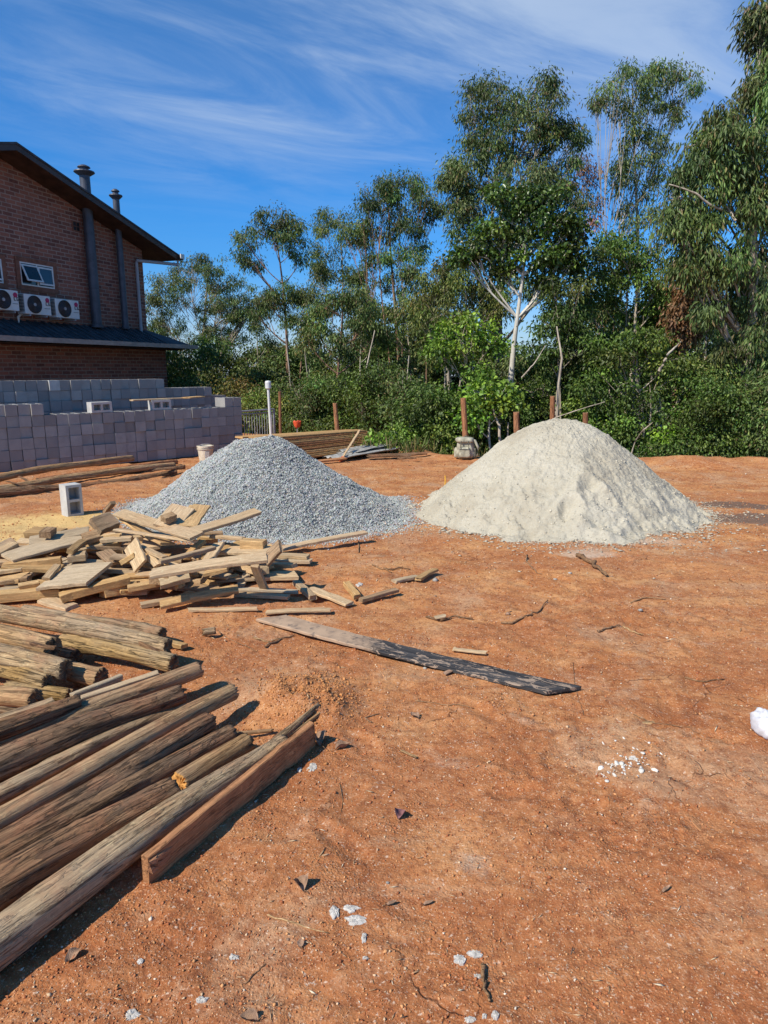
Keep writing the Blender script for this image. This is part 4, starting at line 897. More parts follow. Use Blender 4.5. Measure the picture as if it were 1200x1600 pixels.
# ================================================================ SCRAP BOARD HEAP
def P3(x, y, z): return gp(x, y, z)
K = {'p': 'plank_pale', 'g': 'plank_gray', 'y': 'plank_yellow', 'b': 'plank_old'}
GB = 'scrap boards heaped in front of the gravel pile'
heap_list = [
 (10, 872, .22, 128, 840, .27, .24, .025, .10, 'g', 'wide grey board on the left of the scrap heap'),
 (46, 846, .26, 138, 829, .30, .20, .025, .1, 'g', 'second wide grey board behind the first'),
 (6, 887, .16, 96, 877, .18, .07, .075, 0, 'y', 'thick light yellow beam end under the wide grey board'),
 (82, 903, .14, 156, 896, .19, .40, .03, .12, 'g', 'square grey shuttering panel tilted on the heap front'),
 (72, 905, .16, 90, 884, .20, .06, .03, .1, 'p', 'narrow batten nailed beside the square grey panel'),
 (-20, 934, .05, 96, 924, .06, .12, .07, 0, 'y', 'thick yellow beam lowest at the left of the heap'),
 (94, 934, .07, 202, 905, .14, .11, .06, .0, 'y', 'yellow beam with its sawn end below the square panel'),
 (68, 937, .02, 112, 950, .02, .12, .03, 0, 'p', 'short flat board on the soil below the heap'),
 (165, 929, .03, 231, 925, .04, .06, .03, 0, 'p', 'thin pale board on the soil right of the yellow beam'),
 (220, 946, .02, 300, 933, .03, .07, .035, 0, 'p', 'pale board lying nearest the upper log pile'),
 (148, 824, .34, 178, 812, .37, .17, .07, .6, 'b', 'short brown block tilted on top of the heap'),
 (70, 836, .33, 80, 828, .34, .09, .06, .1, 'b', 'small dark wood cube behind the wide grey board'),
 (166, 800, .25, 176, 786, .37, .06, .04, 0, 'b', 'upright stub sticking up at the back of the heap'),
 (186, 801, .37, 308, 838, .42, .13, .025, .3, 'p', 'long pale board slanting down from the gravel edge'),
 (190, 806, .30, 262, 850, .30, .13, .025, -.2, 'y', 'light board crossing below the long slanting one'),
 (180, 828, .33, 306, 846, .37, .05, .02, 0, 'p', 'narrow lath under the slanting board'),
 (158, 844, .28, 206, 841, .29, .09, .035, 0, 'p', 'short pale board in the heap middle'),
 (130, 843, .29, 154, 836, .31, .13, .05, .3, 'b', 'short brown plank end between pale boards'),
 (108, 872, .20, 135, 868, .22, .10, .06, .1, 'p', 'pale block end left of the upright board'),
 (205, 850, .34, 220, 884, .20, .16, .025, 1.1, 'p', 'wide short board standing on its edge mid heap'),
 (212, 850, .32, 258, 872, .27, .05, .03, 0, 'p', 'narrow stick leaning down from the upright board'),
 (190, 879, .20, 211, 867, .27, .05, .04, 0, 'y', 'bright yellow stick in the heap middle'),
 (200, 920, .10, 284, 904, .13, .08, .04, 0, 'y', 'pale yellow board along the heap front'),
 (236, 897, .30, 417, 871, .38, .15, .028, .12, 'p', 'long pale grey board jutting out to the right of the heap'),
 (417, 874, .28, 438, 853, .40, .12, .03, .9, 'b', 'broad board end standing up at the right tip of the heap'),
 (398, 884, .27, 414, 923, .02, .07, .03, 0, 'p', 'leg like board propping the right tip of the heap'),
 (258, 824, .40, 286, 792, .52, .24, .022, .1, 'p', 'wide pale board leaning on the gravel, left one'),
 (280, 822, .40, 300, 791, .51, .06, .025, .1, 'y', 'narrow board leaning on the gravel between two wide ones'),
 (292, 824, .40, 315, 790, .51, .16, .022, .1, 'y', 'wide board leaning on the gravel, right one'),
 (256, 812, .47, 272, 806, .49, .09, .06, .2, 'b', 'small brown block lying on the leaning boards'),
 (288, 834, .38, 403, 799, .47, .14, .028, .1, 'p', 'pale board pointing right up onto the gravel'),
 (330, 838, .32, 380, 842, .32, .05, .03, 0, 'p', 'thin board end behind the yellow block'),
 (378, 849, .30, 414, 851, .30, .09, .075, 0, 'y', 'bright yellow beam offcut near the gravel'),
 (432, 859, .04, 571, 832, .10, .10, .028, 0, 'p', 'long narrow board lying along the gravel foot'),
 (352, 860, .24, 424, 862, .26, .20, .025, .05, 'p', 'wide pale board flat behind the jutting grey board'),
 (437, 868, .06, 482, 870, .06, .10, .03, 0, 'p', 'board end on the soil at the gravel foot, upper one'),
 (430, 876, .03, 486, 877, .03, .09, .03, 0, 'g', 'board end on the soil at the gravel foot, lower one'),
 (250, 878, .34, 334, 856, .36, .05, .03, 0, 'p', 'thin pinkish stick crossing over the uprights'),
 (342, 850, .30, 326, 876, .26, .10, .03, .2, 'p', 'short board pointing at the camera under the grey one'),
 (316, 846, .32, 290, 872, .24, .06, .04, 0, 'y', 'slanting batten left of the short board'),
 (250, 945, .05, 372, 920, .09, .10, .03, .2, 'y', 'split yellow board reaching towards the stained board'),
 (296, 934, .08, 366, 922, .09, .05, .02, .1, 'y', 'torn yellow splinter on the split yellow board'),
 (368, 929, .02, 451, 933, .02, .06, .03, 0, 'p', 'straight pale batten lying on the soil'),
 (360, 921, .03, 466, 925, .02, .05, .025, 0, 'g', 'thin grey batten behind the straight pale one'),
 (294, 953, .02, 401, 951, .02, .05, .02, 0, 'p', 'long thin batten nearest the camera'),
 (416, 957, .02, 516, 953, .02, .06, .018, 0, 'p', 'pale batten just above the stained board'),
 (484, 920, .03, 546, 944, .02, .09, .022, 0, 'p', 'flat tan board on the soil right of the heap'),
 (462, 910, .04, 489, 934, .02, .06, .04, 0, 'p', 'stubby board beside the flat tan one'),
 (541, 912, .05, 559, 933, .03, .06, .04, 0, 'y', 'splintered dark ended chunk on the soil'),
 (564, 938, .03, 620, 922, .04, .05, .03, 0, 'b', 'brown stick with a dark shadow on the soil'),
 (616, 909, .03, 652, 901, .03, .055, .025, 0, 'g', 'grey batten lying apart on the open soil'),
 (652, 905, .03, 680, 890, .04, .06, .025, 0, 'y', 'short yellowish batten beside the grey one'),
 (110, 862, .27, 130, 846, .29, .06, .04, .3, 'y', 'small batten end under the grey boards'),
 (-10, 868, .23, 22, 850, .28, .08, .04, .2, 'p', 'pale batten pointing up at the left edge'),
 (-20, 895, .15, 36, 888, .16, .09, .03, 0, 'p', 'pale board at the left edge above the yellow beam'),
 (-20, 912, .08, 46, 902, .12, .10, .03, 0, 'b', 'brown board at the left edge of the heap'),
 (30, 918, .10, 62, 912, .11, .06, .05, .2, 'y', 'short chunk below the left grey boards'),
 (250, 912, .16, 296, 900, .20, .10, .04, .3, 'g', 'grey chunk under the jutting board'),
 (282, 918, .10, 276, 898, .20, .08, .04, 0, 'y', 'small batten end pointing down at the heap front'),
 (318, 905, .12, 332, 886, .22, .10, .035, .2, 'b', 'brown board end leaning under the jutting grey board'),
 (340, 908, .08, 400, 905, .09, .05, .02, 0, 'b', 'dark thin board low at the right of the heap'),
 (320, 896, .19, 356, 888, .22, .09, .03, 0, 'y', 'yellow board end below the jutting grey board'),
 (162, 862, .24, 182, 880, .18, .12, .03, .2, 'b', 'brown board end dropping toward the camera'),
 (176, 870, .23, 206, 872, .22, .08, .03, .1, 'p', 'pale short batten by the bright yellow stick'),
 (232, 868, .26, 246, 884, .2, .06, .03, .6, 'p', 'small tilted batten before the upright board'),
]
for q in heap_list:
    x0, y0, z0, x1, y1, z1, w, t, roll, mt, lb = q
    plank(P3(x0, y0, z0), P3(x1, y1, z1), w, t, M[K[mt]], lb + ('' if len(lb.split()) > 3 else ' in the heap'), GB, roll)
rs = random.Random(5)
used_lb = set()
def wedged_label(px, py, L):
    near = sorted(heap_list, key=lambda q: abs((q[0] + q[3]) / 2 - px) + 2 * abs((q[1] + q[4]) / 2 - py))
    for q in near:
        x_, y_ = (q[0] + q[3]) / 2, (q[1] + q[4]) / 2; rel = ('left of' if px < x_ else 'right of') if abs(px - x_) > 2 * abs(py - y_) else ('behind' if py < y_ else 'in front of')
        t = ' '.join(('%s %s scrap %s the %s' % ('short' if L < .36 else 'long', {'p': 'pale', 'g': 'grey', 'y': 'yellowish', 'b': 'brown'}[kc], rel, q[10])).split()[:16])
        if t not in used_lb: break
    used_lb.add(t); return t
for i in range(135):
    px = rs.uniform(-40, 430); v = rs.random(); py = 826 + 98 * v
    if px < 60: py = 850 + 75 * v
    if px > 330: py = 850 + 60 * v
    lim = .26 * math.sin(math.pi * min(1, max(0, (px + 60) / 520))) ** .5 * (1 - v) ** .6 + .03
    z = rs.uniform(.02, lim); c = gp(px, py, z)
    L = rs.uniform(.18, .6); a = rs.gauss(0, .55) if rs.random() < .75 else rs.uniform(0, 3.1)
    d = Vector((math.cos(a), math.sin(a), rs.gauss(0, .10))) * L / 2
    kc = rs.choice('ppgyybb'); plank(c - d, c + d, rs.choice((.05, .07, .09, .12, .16)), rs.choice((.022, .028, .035, .06)), M[K[kc]],
          wedged_label(px, py, L), GB + ', wedged pieces', rs.gauss(0, .25))
# ================================================================ THINGS AT THE BACK
def ground(v): return g0(v.x, v.y)
# stacked boards
GS = 'long boards stacked at the back of the yard'
a, b = gp(470, 717), gp(580, 699); dr = (b - a).normalized(); nr = Vector((dr.y, -dr.x, 0))
z = .02
for r in range(12):
    for j in range(3):
        off = j * -.21 - .02 * rs.random() + (11 - r) * .03; s0 = -1.2 + rs.uniform(-.15, .15); s1 = (b - a).length + rs.uniform(-.22, .18) - r * .015
        za = .036 * r + .02; zb_ = .030 * r + .02; y_ = rs.gauss(0, .012)
        p0 = a + dr * s0 + nr * (off + y_); p1 = a + dr * s1 + nr * (off - y_ - r * .01)
        plank((p0.x, p0.y, z + za + .06), (p1.x, p1.y, z + zb_), .20, .034, M[('stack', 'plank_brown', 'plank_yellow', 'stack')[rs.randrange(4)] if r < 11 else 'plank_yellow'],
              'long board in the rear board stack, %s layer from the top, %s row' % (NTH[11 - r], ('front', 'middle', 'back')[j]), GS, rs.gauss(0, .01), name='stacked_board', bow=rs.gauss(0, .004))
# corrugated sheet
def sheet(c, rz, w, l, label, zt=0.0):
    n, m = 60, 14; u = np.linspace(0, w, n); v = np.linspace(0, l, m); U, Vv = np.meshgrid(u, v)
    Z = .015 * np.sin(U * 2 * np.pi / .15) + .02 * fbm(U * 2, Vv * 2, 2, 3) + zt * Vv
    top = np.stack([U.ravel(), Vv.ravel(), Z.ravel() + .007], 1); bot = top - [0, 0, .008]; idx = np.arange(n * m).reshape(m, n)
    Fq = np.stack([idx[:-1, :-1], idx[:-1, 1:], idx[1:, 1:], idx[1:, :-1]], -1).reshape(-1, 4)
    rim = np.concatenate([idx[0], idx[1:, -1], idx[-1, :-1][::-1], idx[1:-1, 0][::-1]]); r2 = np.roll(rim, -1)
    Fr = np.stack([r2, rim, rim + n * m, r2 + n * m], -1)
    o = npmesh('roofing_sheet', np.concatenate([top, bot]), np.concatenate([Fq, Fq[:, ::-1] + n * m, Fr]), M['fibre'])
    o.location = c; o.rotation_euler = (0, 0, rz); return tag(o, label, 'roofing sheet')
c = gp(498, 717); sheet((c.x, c.y, .05), R(-42), .62, 1.8, 'wavy grey roofing sheet lying before the board stack', .03)
c = gp(520, 714); sheet((c.x + .1, c.y + .1, .11), R(-36), .5, 1.4, 'second grey roofing sheet half under the leaning lath', .03)
e0, e1 = gp(532, 720, .02), dp(562, 672, 14.2)
l_ = plank(e0, e1, .045, .02, M['plank_pale'], 'pale lath leaning on the board stack with red painted foot', name='leaning_lath', cat='lath', bow=0)
m = MB(); L_ = (e1 - e0).length; m.box((-L_ / 2 - .006, -.026, -.013), (-L_ / 2 + .16, .026, .013)); m.build('painted_tip', M['red_tip'], l_)
for i, (x0, y0, x1, y1, w, lb) in enumerate(((575, 713, 640, 711, .16, 'dark bark slab at the edge of the yard, left one'), (600, 712, 668, 708, .12, 'dark bark slab at the edge of the yard, right one'), (560, 706, 615, 702, .1, 'bark slab leaning toward the roofing sheet'), (478, 722, 540, 716, .09, 'brown plank end in front of the roofing sheet'), (622, 716, 650, 715, .06, 'small bark scrap before the dark slabs'))):
    plank(gp(x0, y0, .05), gp(x1, y1, .07), w, .03, M['log_dark' if i != 3 else 'plank_brown'], lb, name='bark_slab', cat='bark slab', ragged=.06, roll=.2)
# posts
def post(px, yt, yb, Y, r, label, mat='post_red', rad=None):
    t_ = dp(px, yt, Y); b_ = dp(px + (yb - yt) * .06, yb, Y); zg_ = g0(b_.x, b_.y) - .15; b_.z = min(zg_, b_.z)
    return log(b_, t_, r, r * .92, M[mat], label, None, seed=int(px), name='wooden_post', cat='post', cracks=5, bend=.006)
post(436, 612, 692, 15.8, .034, 'thin reddish post beside the metal railing')
post(524, 630, 690, 16.0, .055, 'wooden post rising behind the stack of boards')
post(724, 622, 700, 14.0, .060, 'reddish wooden post standing behind the backpack')
post(807, 644, 700, 14.0, .062, 'short pinkish post beside the white tree trunk')
post(863, 619, 690, 13.9, .052, 'tall post peeping over the sand pile top')
post(915, 645, 700, 13.9, .058, 'short post peeping over the right shoulder of the sand')
# railing
rl = empty('metal_railing', (0, 0, 0), 0, 'grey metal railing between the block stacks and the white lamp post', 'railing')
a, b = dp(368, 638, 16.2), dp(428, 639, 17.2); a.z = b.z = 0.74
a0_, b0_ = Vector((a.x, a.y, 0)), Vector((b.x, b.y, 0))
MB().tube([a, b], .022, 10).build('top_rail', M['rail'], rl); MB().tube([a - Vector((0, 0, .66)), b - Vector((0, 0, .66))], .02, 10).build('bottom_rail', M['rail'], rl)
MB().tube([a - Vector((0, 0, .07)), b - Vector((0, 0, .07))], .015, 8).build('middle_rail', M['rail'], rl)
nb_ = 15
for i in range(nb_ + 1):
    p = a.lerp(b, i / nb_); MB().tube([(p.x, p.y, .075), (p.x, p.y, .66)], .009 if i not in (0, nb_) else .022, 8).build('baluster', M['rail'], rl)
for p in (a, b): MB().tube([(p.x, p.y, ground(p) - .1), (p.x, p.y, .73)], .028, 8).build('post', M['rail'], rl)
c = dp(424, 690, 16.4); lp = empty('lamp_post', (c.x, c.y, g0(c.x, c.y) - .05), 0, 'slim white lamp post at the end of the metal railing', 'lamp post')
zt_ = dp(423, 608, 16.4).z - lp.location.z
MB().tube([(0, 0, 0), (-.03, 0, zt_)], .032, 12).build('pole', M['white'], lp, smooth=False)
MB().lathe([(.03, zt_), (.07, zt_ + .02), (.075, zt_ + .16), (.06, zt_ + .19), (.001, zt_ + .2)], (-.03, 0, 0), 16).build('lamp_head', M['white'], lp)
c = dp(465, 690, 16.6); og = empty('marker_stake', (c.x, c.y, g0(c.x, c.y)), 0, 'thin stake topped with a crumpled orange plastic cap', 'marker stake')
zt_ = dp(464, 662, 16.6).z - og.location.z
MB().tube([(0, 0, -.2), (0, 0, zt_)], .014, 8).build('stake', M['rail'], og)
m = MB(); m.lathe([(.02, zt_ - .10), (.055, zt_ - .07), (.085, zt_ + .03), (.09, zt_ + .06), (.05, zt_ + .07), (.001, zt_ + .05)], (0, 0, 0), 14); o = m.build('cap', M['orange'], og)
for v in o.data.vertices: v.co.x += .02 * math.sin(v.co.y * 60); v.co.z += .015 * math.sin(v.co.x * 70)
# bucket
c = gp(322, 721); bk = empty('bucket', (c.x, c.y, g0(c.x, c.y)), .4, 'dirty cream plastic bucket at the corner of the block stack', 'bucket')
MB().lathe([(.001, .005), (.115, .005), (.118, .0), (.122, .02), (.15, .27), (.158, .272), (.158, .30), (.152, .302), (.146, .30), (.115, .02), (.001, .018)], n=32).build('body', M['bucket'], bk, smooth=False)
MB().lathe([(.1505, .235), (.160, .237), (.161, .25), (.152, .252)], n=32).build('rim', M['bucket'], bk)
m = MB(); m.box((-.035, -.149, .05), (.045, -.131, .20)); m.build('label_patch', M['crust'], bk)
m = MB(); m.tube([(.158 * math.cos(q), .158 * math.sin(q) - .03 * math.sin(q / 1), .25 - .10 * math.sin(q)) for q in np.linspace(math.pi, 2 * math.pi, 14)], .004, 6); m.build('handle', M['rail'], bk)
# backpack
c = gp(727, 719); bp = empty('backpack', (c.x, c.y, g0(c.x, c.y)), R(-12), 'dusty khaki backpack slumped against the wooden post', 'backpack')
def pouch(name, cx, cy, cz, a_, b_, c_, mat, par, e=.45, sd=1, n=28, m_=20, sag=.0):
    th = np.linspace(0, 2 * np.pi, n, endpoint=False); ph = np.linspace(-np.pi / 2, np.pi / 2, m_); T, Ph = np.meshgrid(th, ph)
    f = lambda w, e_: np.sign(w) * np.abs(w) ** e_
    X = a_ * f(np.cos(Ph), e) * f(np.cos(T), e); Yv = b_ * f(np.cos(Ph), e) * f(np.sin(T), e); Z = c_ * f(np.sin(Ph), e)
    k = 1 + .10 * fbm(X * 11 + sd, Z * 11 + Yv * 7, 3, sd); X = X * k * (1 - sag * Z / c_); Yv = Yv * k; Z = Z * (1 + .06 * fbm(X * 14, Yv * 14, 2, sd + 3))
    idx = np.arange(n * m_).reshape(m_, n); Fq = np.stack([idx[:-1], np.roll(idx[:-1], -1, 1), np.roll(idx[1:], -1, 1), idx[1:]], -1).reshape(-1, 4)
    return npmesh(name, np.stack([X.ravel() + cx, Yv.ravel() + cy, Z.ravel() + cz], 1), Fq, mat, parent=par, smooth=True)
pouch('body', 0, 0, .20, .17, .12, .20, M['bag'], bp, .5, 1, sag=.12)
pouch('top_flap', -.02, -.03, .37, .18, .13, .055, M['bag'], bp, .6, 4)
fp = pouch('front_pocket', .0, -.13, .14, .11, .05, .10, M['bag'], bp, .5, 7)
MB().tube([(-.10, -.175, .20), (.0, -.19, .205), (.10, -.175, .20)], .007, 6).build('pocket_zip', M['bag_dark'], fp)
pouch('side_pocket', .17, -.02, .12, .045, .07, .10, M['bag_dark'], bp, .5, 9); pouch('side_pocket', -.17, -.02, .12, .045, .07, .10, M['bag'], bp, .5, 12)
for s in (-1, 1): MB().tube([(s * .07, -.16, .36), (s * .075, -.19, .30), (s * .075, -.175, .22)], .010, 6).build('buckle_strap', M['bag_dark'], bp)
MB().tube([(.10, -.02, .38), (.18, -.06, .36), (.245, -.08, .24), (.24, -.07, .10), (.20, -.05, .03)], [.02, .026, .026, .018, .012], 8).build('shoulder_strap', M['bag'], bp, smooth=True)
MB().tube([(-.04, 0, .41), (0, -.01, .45), (.05, 0, .41)], .010, 8).build('carry_loop', M['bag_dark'], bp, smooth=True)
# yellow stake
c = gp(695, 761); plank((c.x, c.y, -.03), (c.x + .01, c.y + .02, .17), .02, .02, M['yellow'], 'short yellow stake stuck in the soil left of the sand pile', name='yellow_stake', cat='stake', bow=0)
# planks on the front stack
q0, q1 = on_front(200, .20, .06), on_front(292, .20, .22)
plank(q0, q1, .12, .025, M['plank_pale'], 'pale plank laid along the top of the front stack', name='plank', cat='plank', bow=0)
q0, q1 = on_front(288, .21, .10), on_front(322, .215, .35); plank(q0, q1, .20, .022, M['plank_yellow'], 'yellowish plank end at the right of the front stack top', name='plank', cat='plank', bow=0)
# ================================================================ SMALL THINGS ON THE SOIL
def twig(pts, r, label, mat='twig', group=None, cat='twig', name='twig'):
    w = [gp(x, y) for x, y in pts]; P_ = []
    for i in range(len(w) - 1):
        for k in range(4):
            p = w[i].lerp(w[i + 1], k / 4); P_.append(p)
    P_.append(w[-1]); L = len(P_)
    P_ = [Vector((p.x + rs.gauss(0, r * .5), p.y + rs.gauss(0, r * .5), g0(p.x, p.y) + r * (.8 + rs.random()))) for p in P_]
    c = P_[0].copy(); m = MB(); m.tube([p - c for p in P_], [r * (1 - .55 * i / L) * rs.uniform(.85, 1.15) for i in range(L)], 7)
    o = m.build(name, M[mat], smooth=True); o.location = c; return tag(o, label, cat, group)
twig([(905, 874), (922, 885), (934, 896), (946, 908)], .022, 'thick dark curved stick lying before the sand pile')
twig([(823, 868), (822, 880), (832, 890), (846, 899)], .007, 'thin bent twig left of the thick dark stick')
twig([(785, 974), (800, 976), (820, 970), (838, 962), (856, 945)], .009, 'long curved twig in the middle of the open soil')
twig([(666, 962), (690, 968), (712, 963), (738, 968)], .009, 'rough twig right of the scrap heap')
twig([(600, 890), (612, 893), (628, 889), (640, 890)], .008, 'twig above the battens lying apart')
twig([(582, 882), (598, 890), (612, 897)], .007, 'thin dark twig near the gravel foot')
twig([(561, 846), (560, 862)], .007, 'short twig standing by the end of the long narrow board')
twig([(340, 985), (362, 1000), (400, 1016)], .004, 'thin wiry twig right of the upper log pile')
twig([(415, 1010), (440, 996), (460, 990)], .007, 'forked twig below the stained board')
twig([(396, 996), (418, 1000), (440, 996)], .006, 'short pale twig beside the forked one', 'twig_pale')
twig([(754, 1508), (757, 1530), (758, 1550), (764, 1570)], .0065, 'dark brittle stick near the bottom of the photo')
twig([(418, 1430), (465, 1447), (514, 1459)], .003, 'straight straw coloured stem on the near soil', 'twig_pale')
twig([(383, 1536), (400, 1520), (414, 1508)], .0025, 'thin black twig left of the straw coloured stem')
twig([(530, 1225), (536, 1250), (533, 1268)], .002, 'fine dark twig on the near soil')
twig([(649, 1094), (690, 1102), (740, 1108)], .003, 'fine wiry twig below the stained board')
twig([(990, 1123), (1020, 1135), (1058, 1141), (1092, 1152)], .003, 'long fine dark twig near the right side')
twig([(1070, 1060), (1100, 1070), (1130, 1062)], .005, 'small twig at the right of the open soil')
twig([(985, 945), (1010, 940), (1040, 944)], .006, 'low twig right of the open soil')
twig([(935, 990), (955, 984), (968, 982)], .008, 'ragged bark twig in the right middle')
twig([(973, 982), (990, 990), (1005, 995)], .007, 'pale twig beside the ragged bark one', 'twig_pale')
twig([(580, 1130), (570, 1122), (592, 1118)], .004, 'short forked black twig by the ochre clods')
twig([(895, 1040), (898, 1070), (905, 1100), (912, 1120)], .002, 'hair thin root by the tip of the stained board')
plank(gp(708, 1014, .01), gp(760, 1020, .01), .035, .012, M['plank_pale'], 'small pale splinter above the stained board', name='wood_splinter', cat='splinter')
plank(gp(1062, 1264, .006), gp(1108, 1306, .006), .032, .008, M['plank_brown'], 'flat dusty brown lath piece lying at the right', name='wood_splinter', cat='splinter')
plank(gp(626, 1172, .005), gp(650, 1183, .005), .012, .005, M['twig_pale'], 'tiny pale splinter near the middle', name='wood_splinter', cat='splinter')
plank(gp(1148, 1268, .004), gp(1168, 1280, .004), .012, .004, M['twig_pale'], 'tiny pale splinter at the right', name='wood_splinter', cat='splinter')
plank(gp(1000, 1131, .01), gp(1022, 1129, .012), .026, .012, M['twig_pale'], 'small curled pale chip at the right', name='wood_splinter', cat='splinter')
plank(gp(680, 965, .01), gp(696, 962, .02), .05, .01, M['plank_gray'], 'small grey chip on the rough twig', name='wood_splinter', cat='splinter')
log(gp(318, 989, .03), gp(336, 987, .03), .022, .022, M['log_gray'], 'short round stub of wood right of the upper log pile', None, seed=77, name='wood_stub', cat='stub')
plank(gp(695, 1053, .01), gp(706, 1046, .02), .03, .006, M['leaf_dry'], 'reddish chip against the stained board', name='wood_splinter', cat='splinter')
def leaf(px, py, L, w, rz, mat, label, curl=.5):
    c = gp(px, py); n, m_ = 9, 15; u = np.linspace(-1, 1, n); v = np.linspace(0, 1, m_); U, Vv = np.meshgrid(u, v)
    wd = w * np.sin(np.pi * Vv ** .8) ** .7 + .001; X = U * wd; Y_ = (Vv - .5) * L; Z = curl * np.abs(U) ** 1.5 * wd * 1.1 + .25 * w * np.sin(Vv * 7) + .012 * Vv + .15 * w * fbm(U * 2 + px, Vv * 6, 2, 1)
    idx = np.arange(n * m_).reshape(m_, n); Fq = np.stack([idx[:-1, :-1], idx[:-1, 1:], idx[1:, 1:], idx[1:, :-1]], -1).reshape(-1, 4)
    Z = Z - Z.min() + .001
    top = np.stack([X.ravel(), Y_.ravel(), Z.ravel() + .0008], 1); bot = top - [0, 0, .0008]; k = n * m_
    V_ = np.concatenate([top, bot]); o = npmesh('dry_leaf', V_, np.concatenate([Fq, Fq[:, ::-1] + k]), M[mat], smooth=True)
    o.location = (c.x, c.y, g0(c.x, c.y)); o.rotation_euler = (0, 0, rz); tag(o, label, 'dry leaf')
    m = MB(); m.tube([(0, -L * .49, .005), (.2 * w, -L * .65, .012), (.5 * w, -L * .85, .004)], .0012, 5); m.build('leaf_stalk', M['twig'], o, smooth=True); return o
leaf(114, 1500, .065, .016, R(170), 'leaf_dry', 'brown oval leaf lying alone at the bottom left')
leaf(40, 1497, .09, .006, R(-35), 'leaf_dry', 'thin curled leaf in the shadow of the outermost log', 1.2)
leaf(470, 1391, .05, .025, R(30), 'leaf_dry', 'crumpled dark brown leaf on the near soil', 1.3)
leaf(626, 1275, .045, .022, R(-25), 'leaf_purple', 'purplish dry leaf with a long stalk on the near soil', 1.1)
leaf(497, 1162, .085, .035, R(20), 'leaf_dry', 'large crumpled leaf by the far end of the edge plank', 1.3)
leaf(535, 1170, .07, .018, R(-70), 'leaf_dry', 'tan folded leaf right of the large crumpled one', 1.3)
leaf(470, 1480, .022, .010, R(0), 'leaf_dry', 'small tan leaf below the straw coloured stem')
leaf(390, 1598, .05, .015, R(90), 'leaf_dry', 'dark leaf cut by the bottom edge of the photo', 1)
leaf(612, 1413, .035, .006, R(-75), 'leaf_dry', 'narrow tan leaf on the near soil, left of a pair')
leaf(669, 1413, .035, .006, R(-80), 'leaf_dry', 'narrow tan leaf on the near soil, right of a pair')
leaf(1040, 1396, .04, .005, R(-60), 'leaf_dry', 'thin pale leaf sliver at the right')
leaf(648, 1122, .05, .02, R(50), 'leaf_dry', 'dusty leaf below the stained board')
def flake(px, py, pw, ph, label, th=.006, sd=1, cat='cement crust', name='cement_crust', mat='crust'):
    c = gp(px, py); w = (gp(px + pw / 2, py) - gp(px - pw / 2, py)).length / 2; h = abs((gp(px, py - ph / 2) - gp(px, py + ph / 2)).y) / 2
    n = 26; a_ = np.linspace(0, 2 * np.pi, n, endpoint=False); r_ = 1 + .55 * fbm(np.cos(a_) * 2.2 + sd, np.sin(a_) * 2.2 + sd * 3, 3, sd)
    V_ = []; 
    for s, zz_ in ((1.0, -.004), (.93, th * .7), (.6, th), (.25, th * 1.05)):
        for x_, y_ in zip(np.cos(a_) * r_ * s * w, np.sin(a_) * r_ * s * h): V_.append((x_, y_, zz_ + (rs.gauss(0, th * .18) if zz_ > 0 else 0)))
    V_.append((0, 0, th)); fs = []
    for k in range(3):
        for j in range(n): fs.append((k * n + j, k * n + (j + 1) % n, (k + 1) * n + (j + 1) % n, (k + 1) * n + j))
    for j in range(n): fs.append((3 * n + j, 3 * n + (j + 1) % n, 4 * n))
    me = bpy.data.meshes.new(name); me.from_pydata(V_, [], fs); me.materials.append(M[mat]); o = bpy.data.objects.new(name, me); S.collection.objects.link(o)
    o.location = (c.x, c.y, g0(c.x, c.y)); return tag(o, label, cat)
for i, q in enumerate(((523, 1424, 15, 20, 'white crust fragment, left one of the near trio'), (548, 1418, 26, 12, 'white crust fragment, upper one of the near trio'), (556, 1435, 34, 14, 'long white crust fragment, lower one of the near trio'), (719, 1499, 18, 15, 'white crust lump left of the dark brittle stick'), (743, 1492, 24, 12, 'white crust slab above the dark brittle stick'), (746, 1527, 14, 6, 'small white crust beside the dark brittle stick'), (735, 1594, 18, 10, 'white crust at the bottom edge, left one'), (757, 1592, 8, 8, 'small white crust at the bottom edge, middle one'), (774, 1594, 11, 12, 'white crust at the bottom edge, right one'), (569, 1466, 9, 18, 'grey stone flake below the near trio'), (571, 1498, 10, 6, 'tiny white flake below the grey stone flake'), (220, 1505, 11, 9, 'white stone chip by the brown oval leaf'), (205, 1588, 30, 18, 'grey crust patch at the bottom left'), (488, 1200, 16, 14, 'grey white crust beside the edge plank'), (468, 1203, 8, 7, 'small grey crust beside the edge plank'), (315, 1567, 18, 10, 'pale crust near the bottom left'), (562, 915, 10, 5, 'bit of white litter beside the flat tan board'), (930, 905, 0.1, .1, ''), (365, 1494, 18, 10, 'dusty white crust right of the brown oval leaf'), (990, 1192, 16, 7, 'largest white crumb of the spill at the right'))):
    if q[4]: flake(*q, sd=i + 1)
n = 95; rg = np.random.default_rng(4); x = rg.normal(978, 24, n); y = rg.normal(1198, 13, n) - (x - 978) * .25
P = np.array([tuple(gp(a_, b_)) for a_, b_ in zip(x, y)]); P[:, 2] = gz(P[:, 0], P[:, 1]) + .002
tag(grains('cement_crumbs', P, 0.003 + rg.exponential(.0035, n).clip(0, .013), np.full((n, 3), (.72, .68, .60)) * rg.uniform(.8, 1.1, (n, 1)), M['grain'], rg, stretch=(1, .9, .35)), 'spill of white cement crumbs on the open soil', 'cement crumbs', kind='stuff')
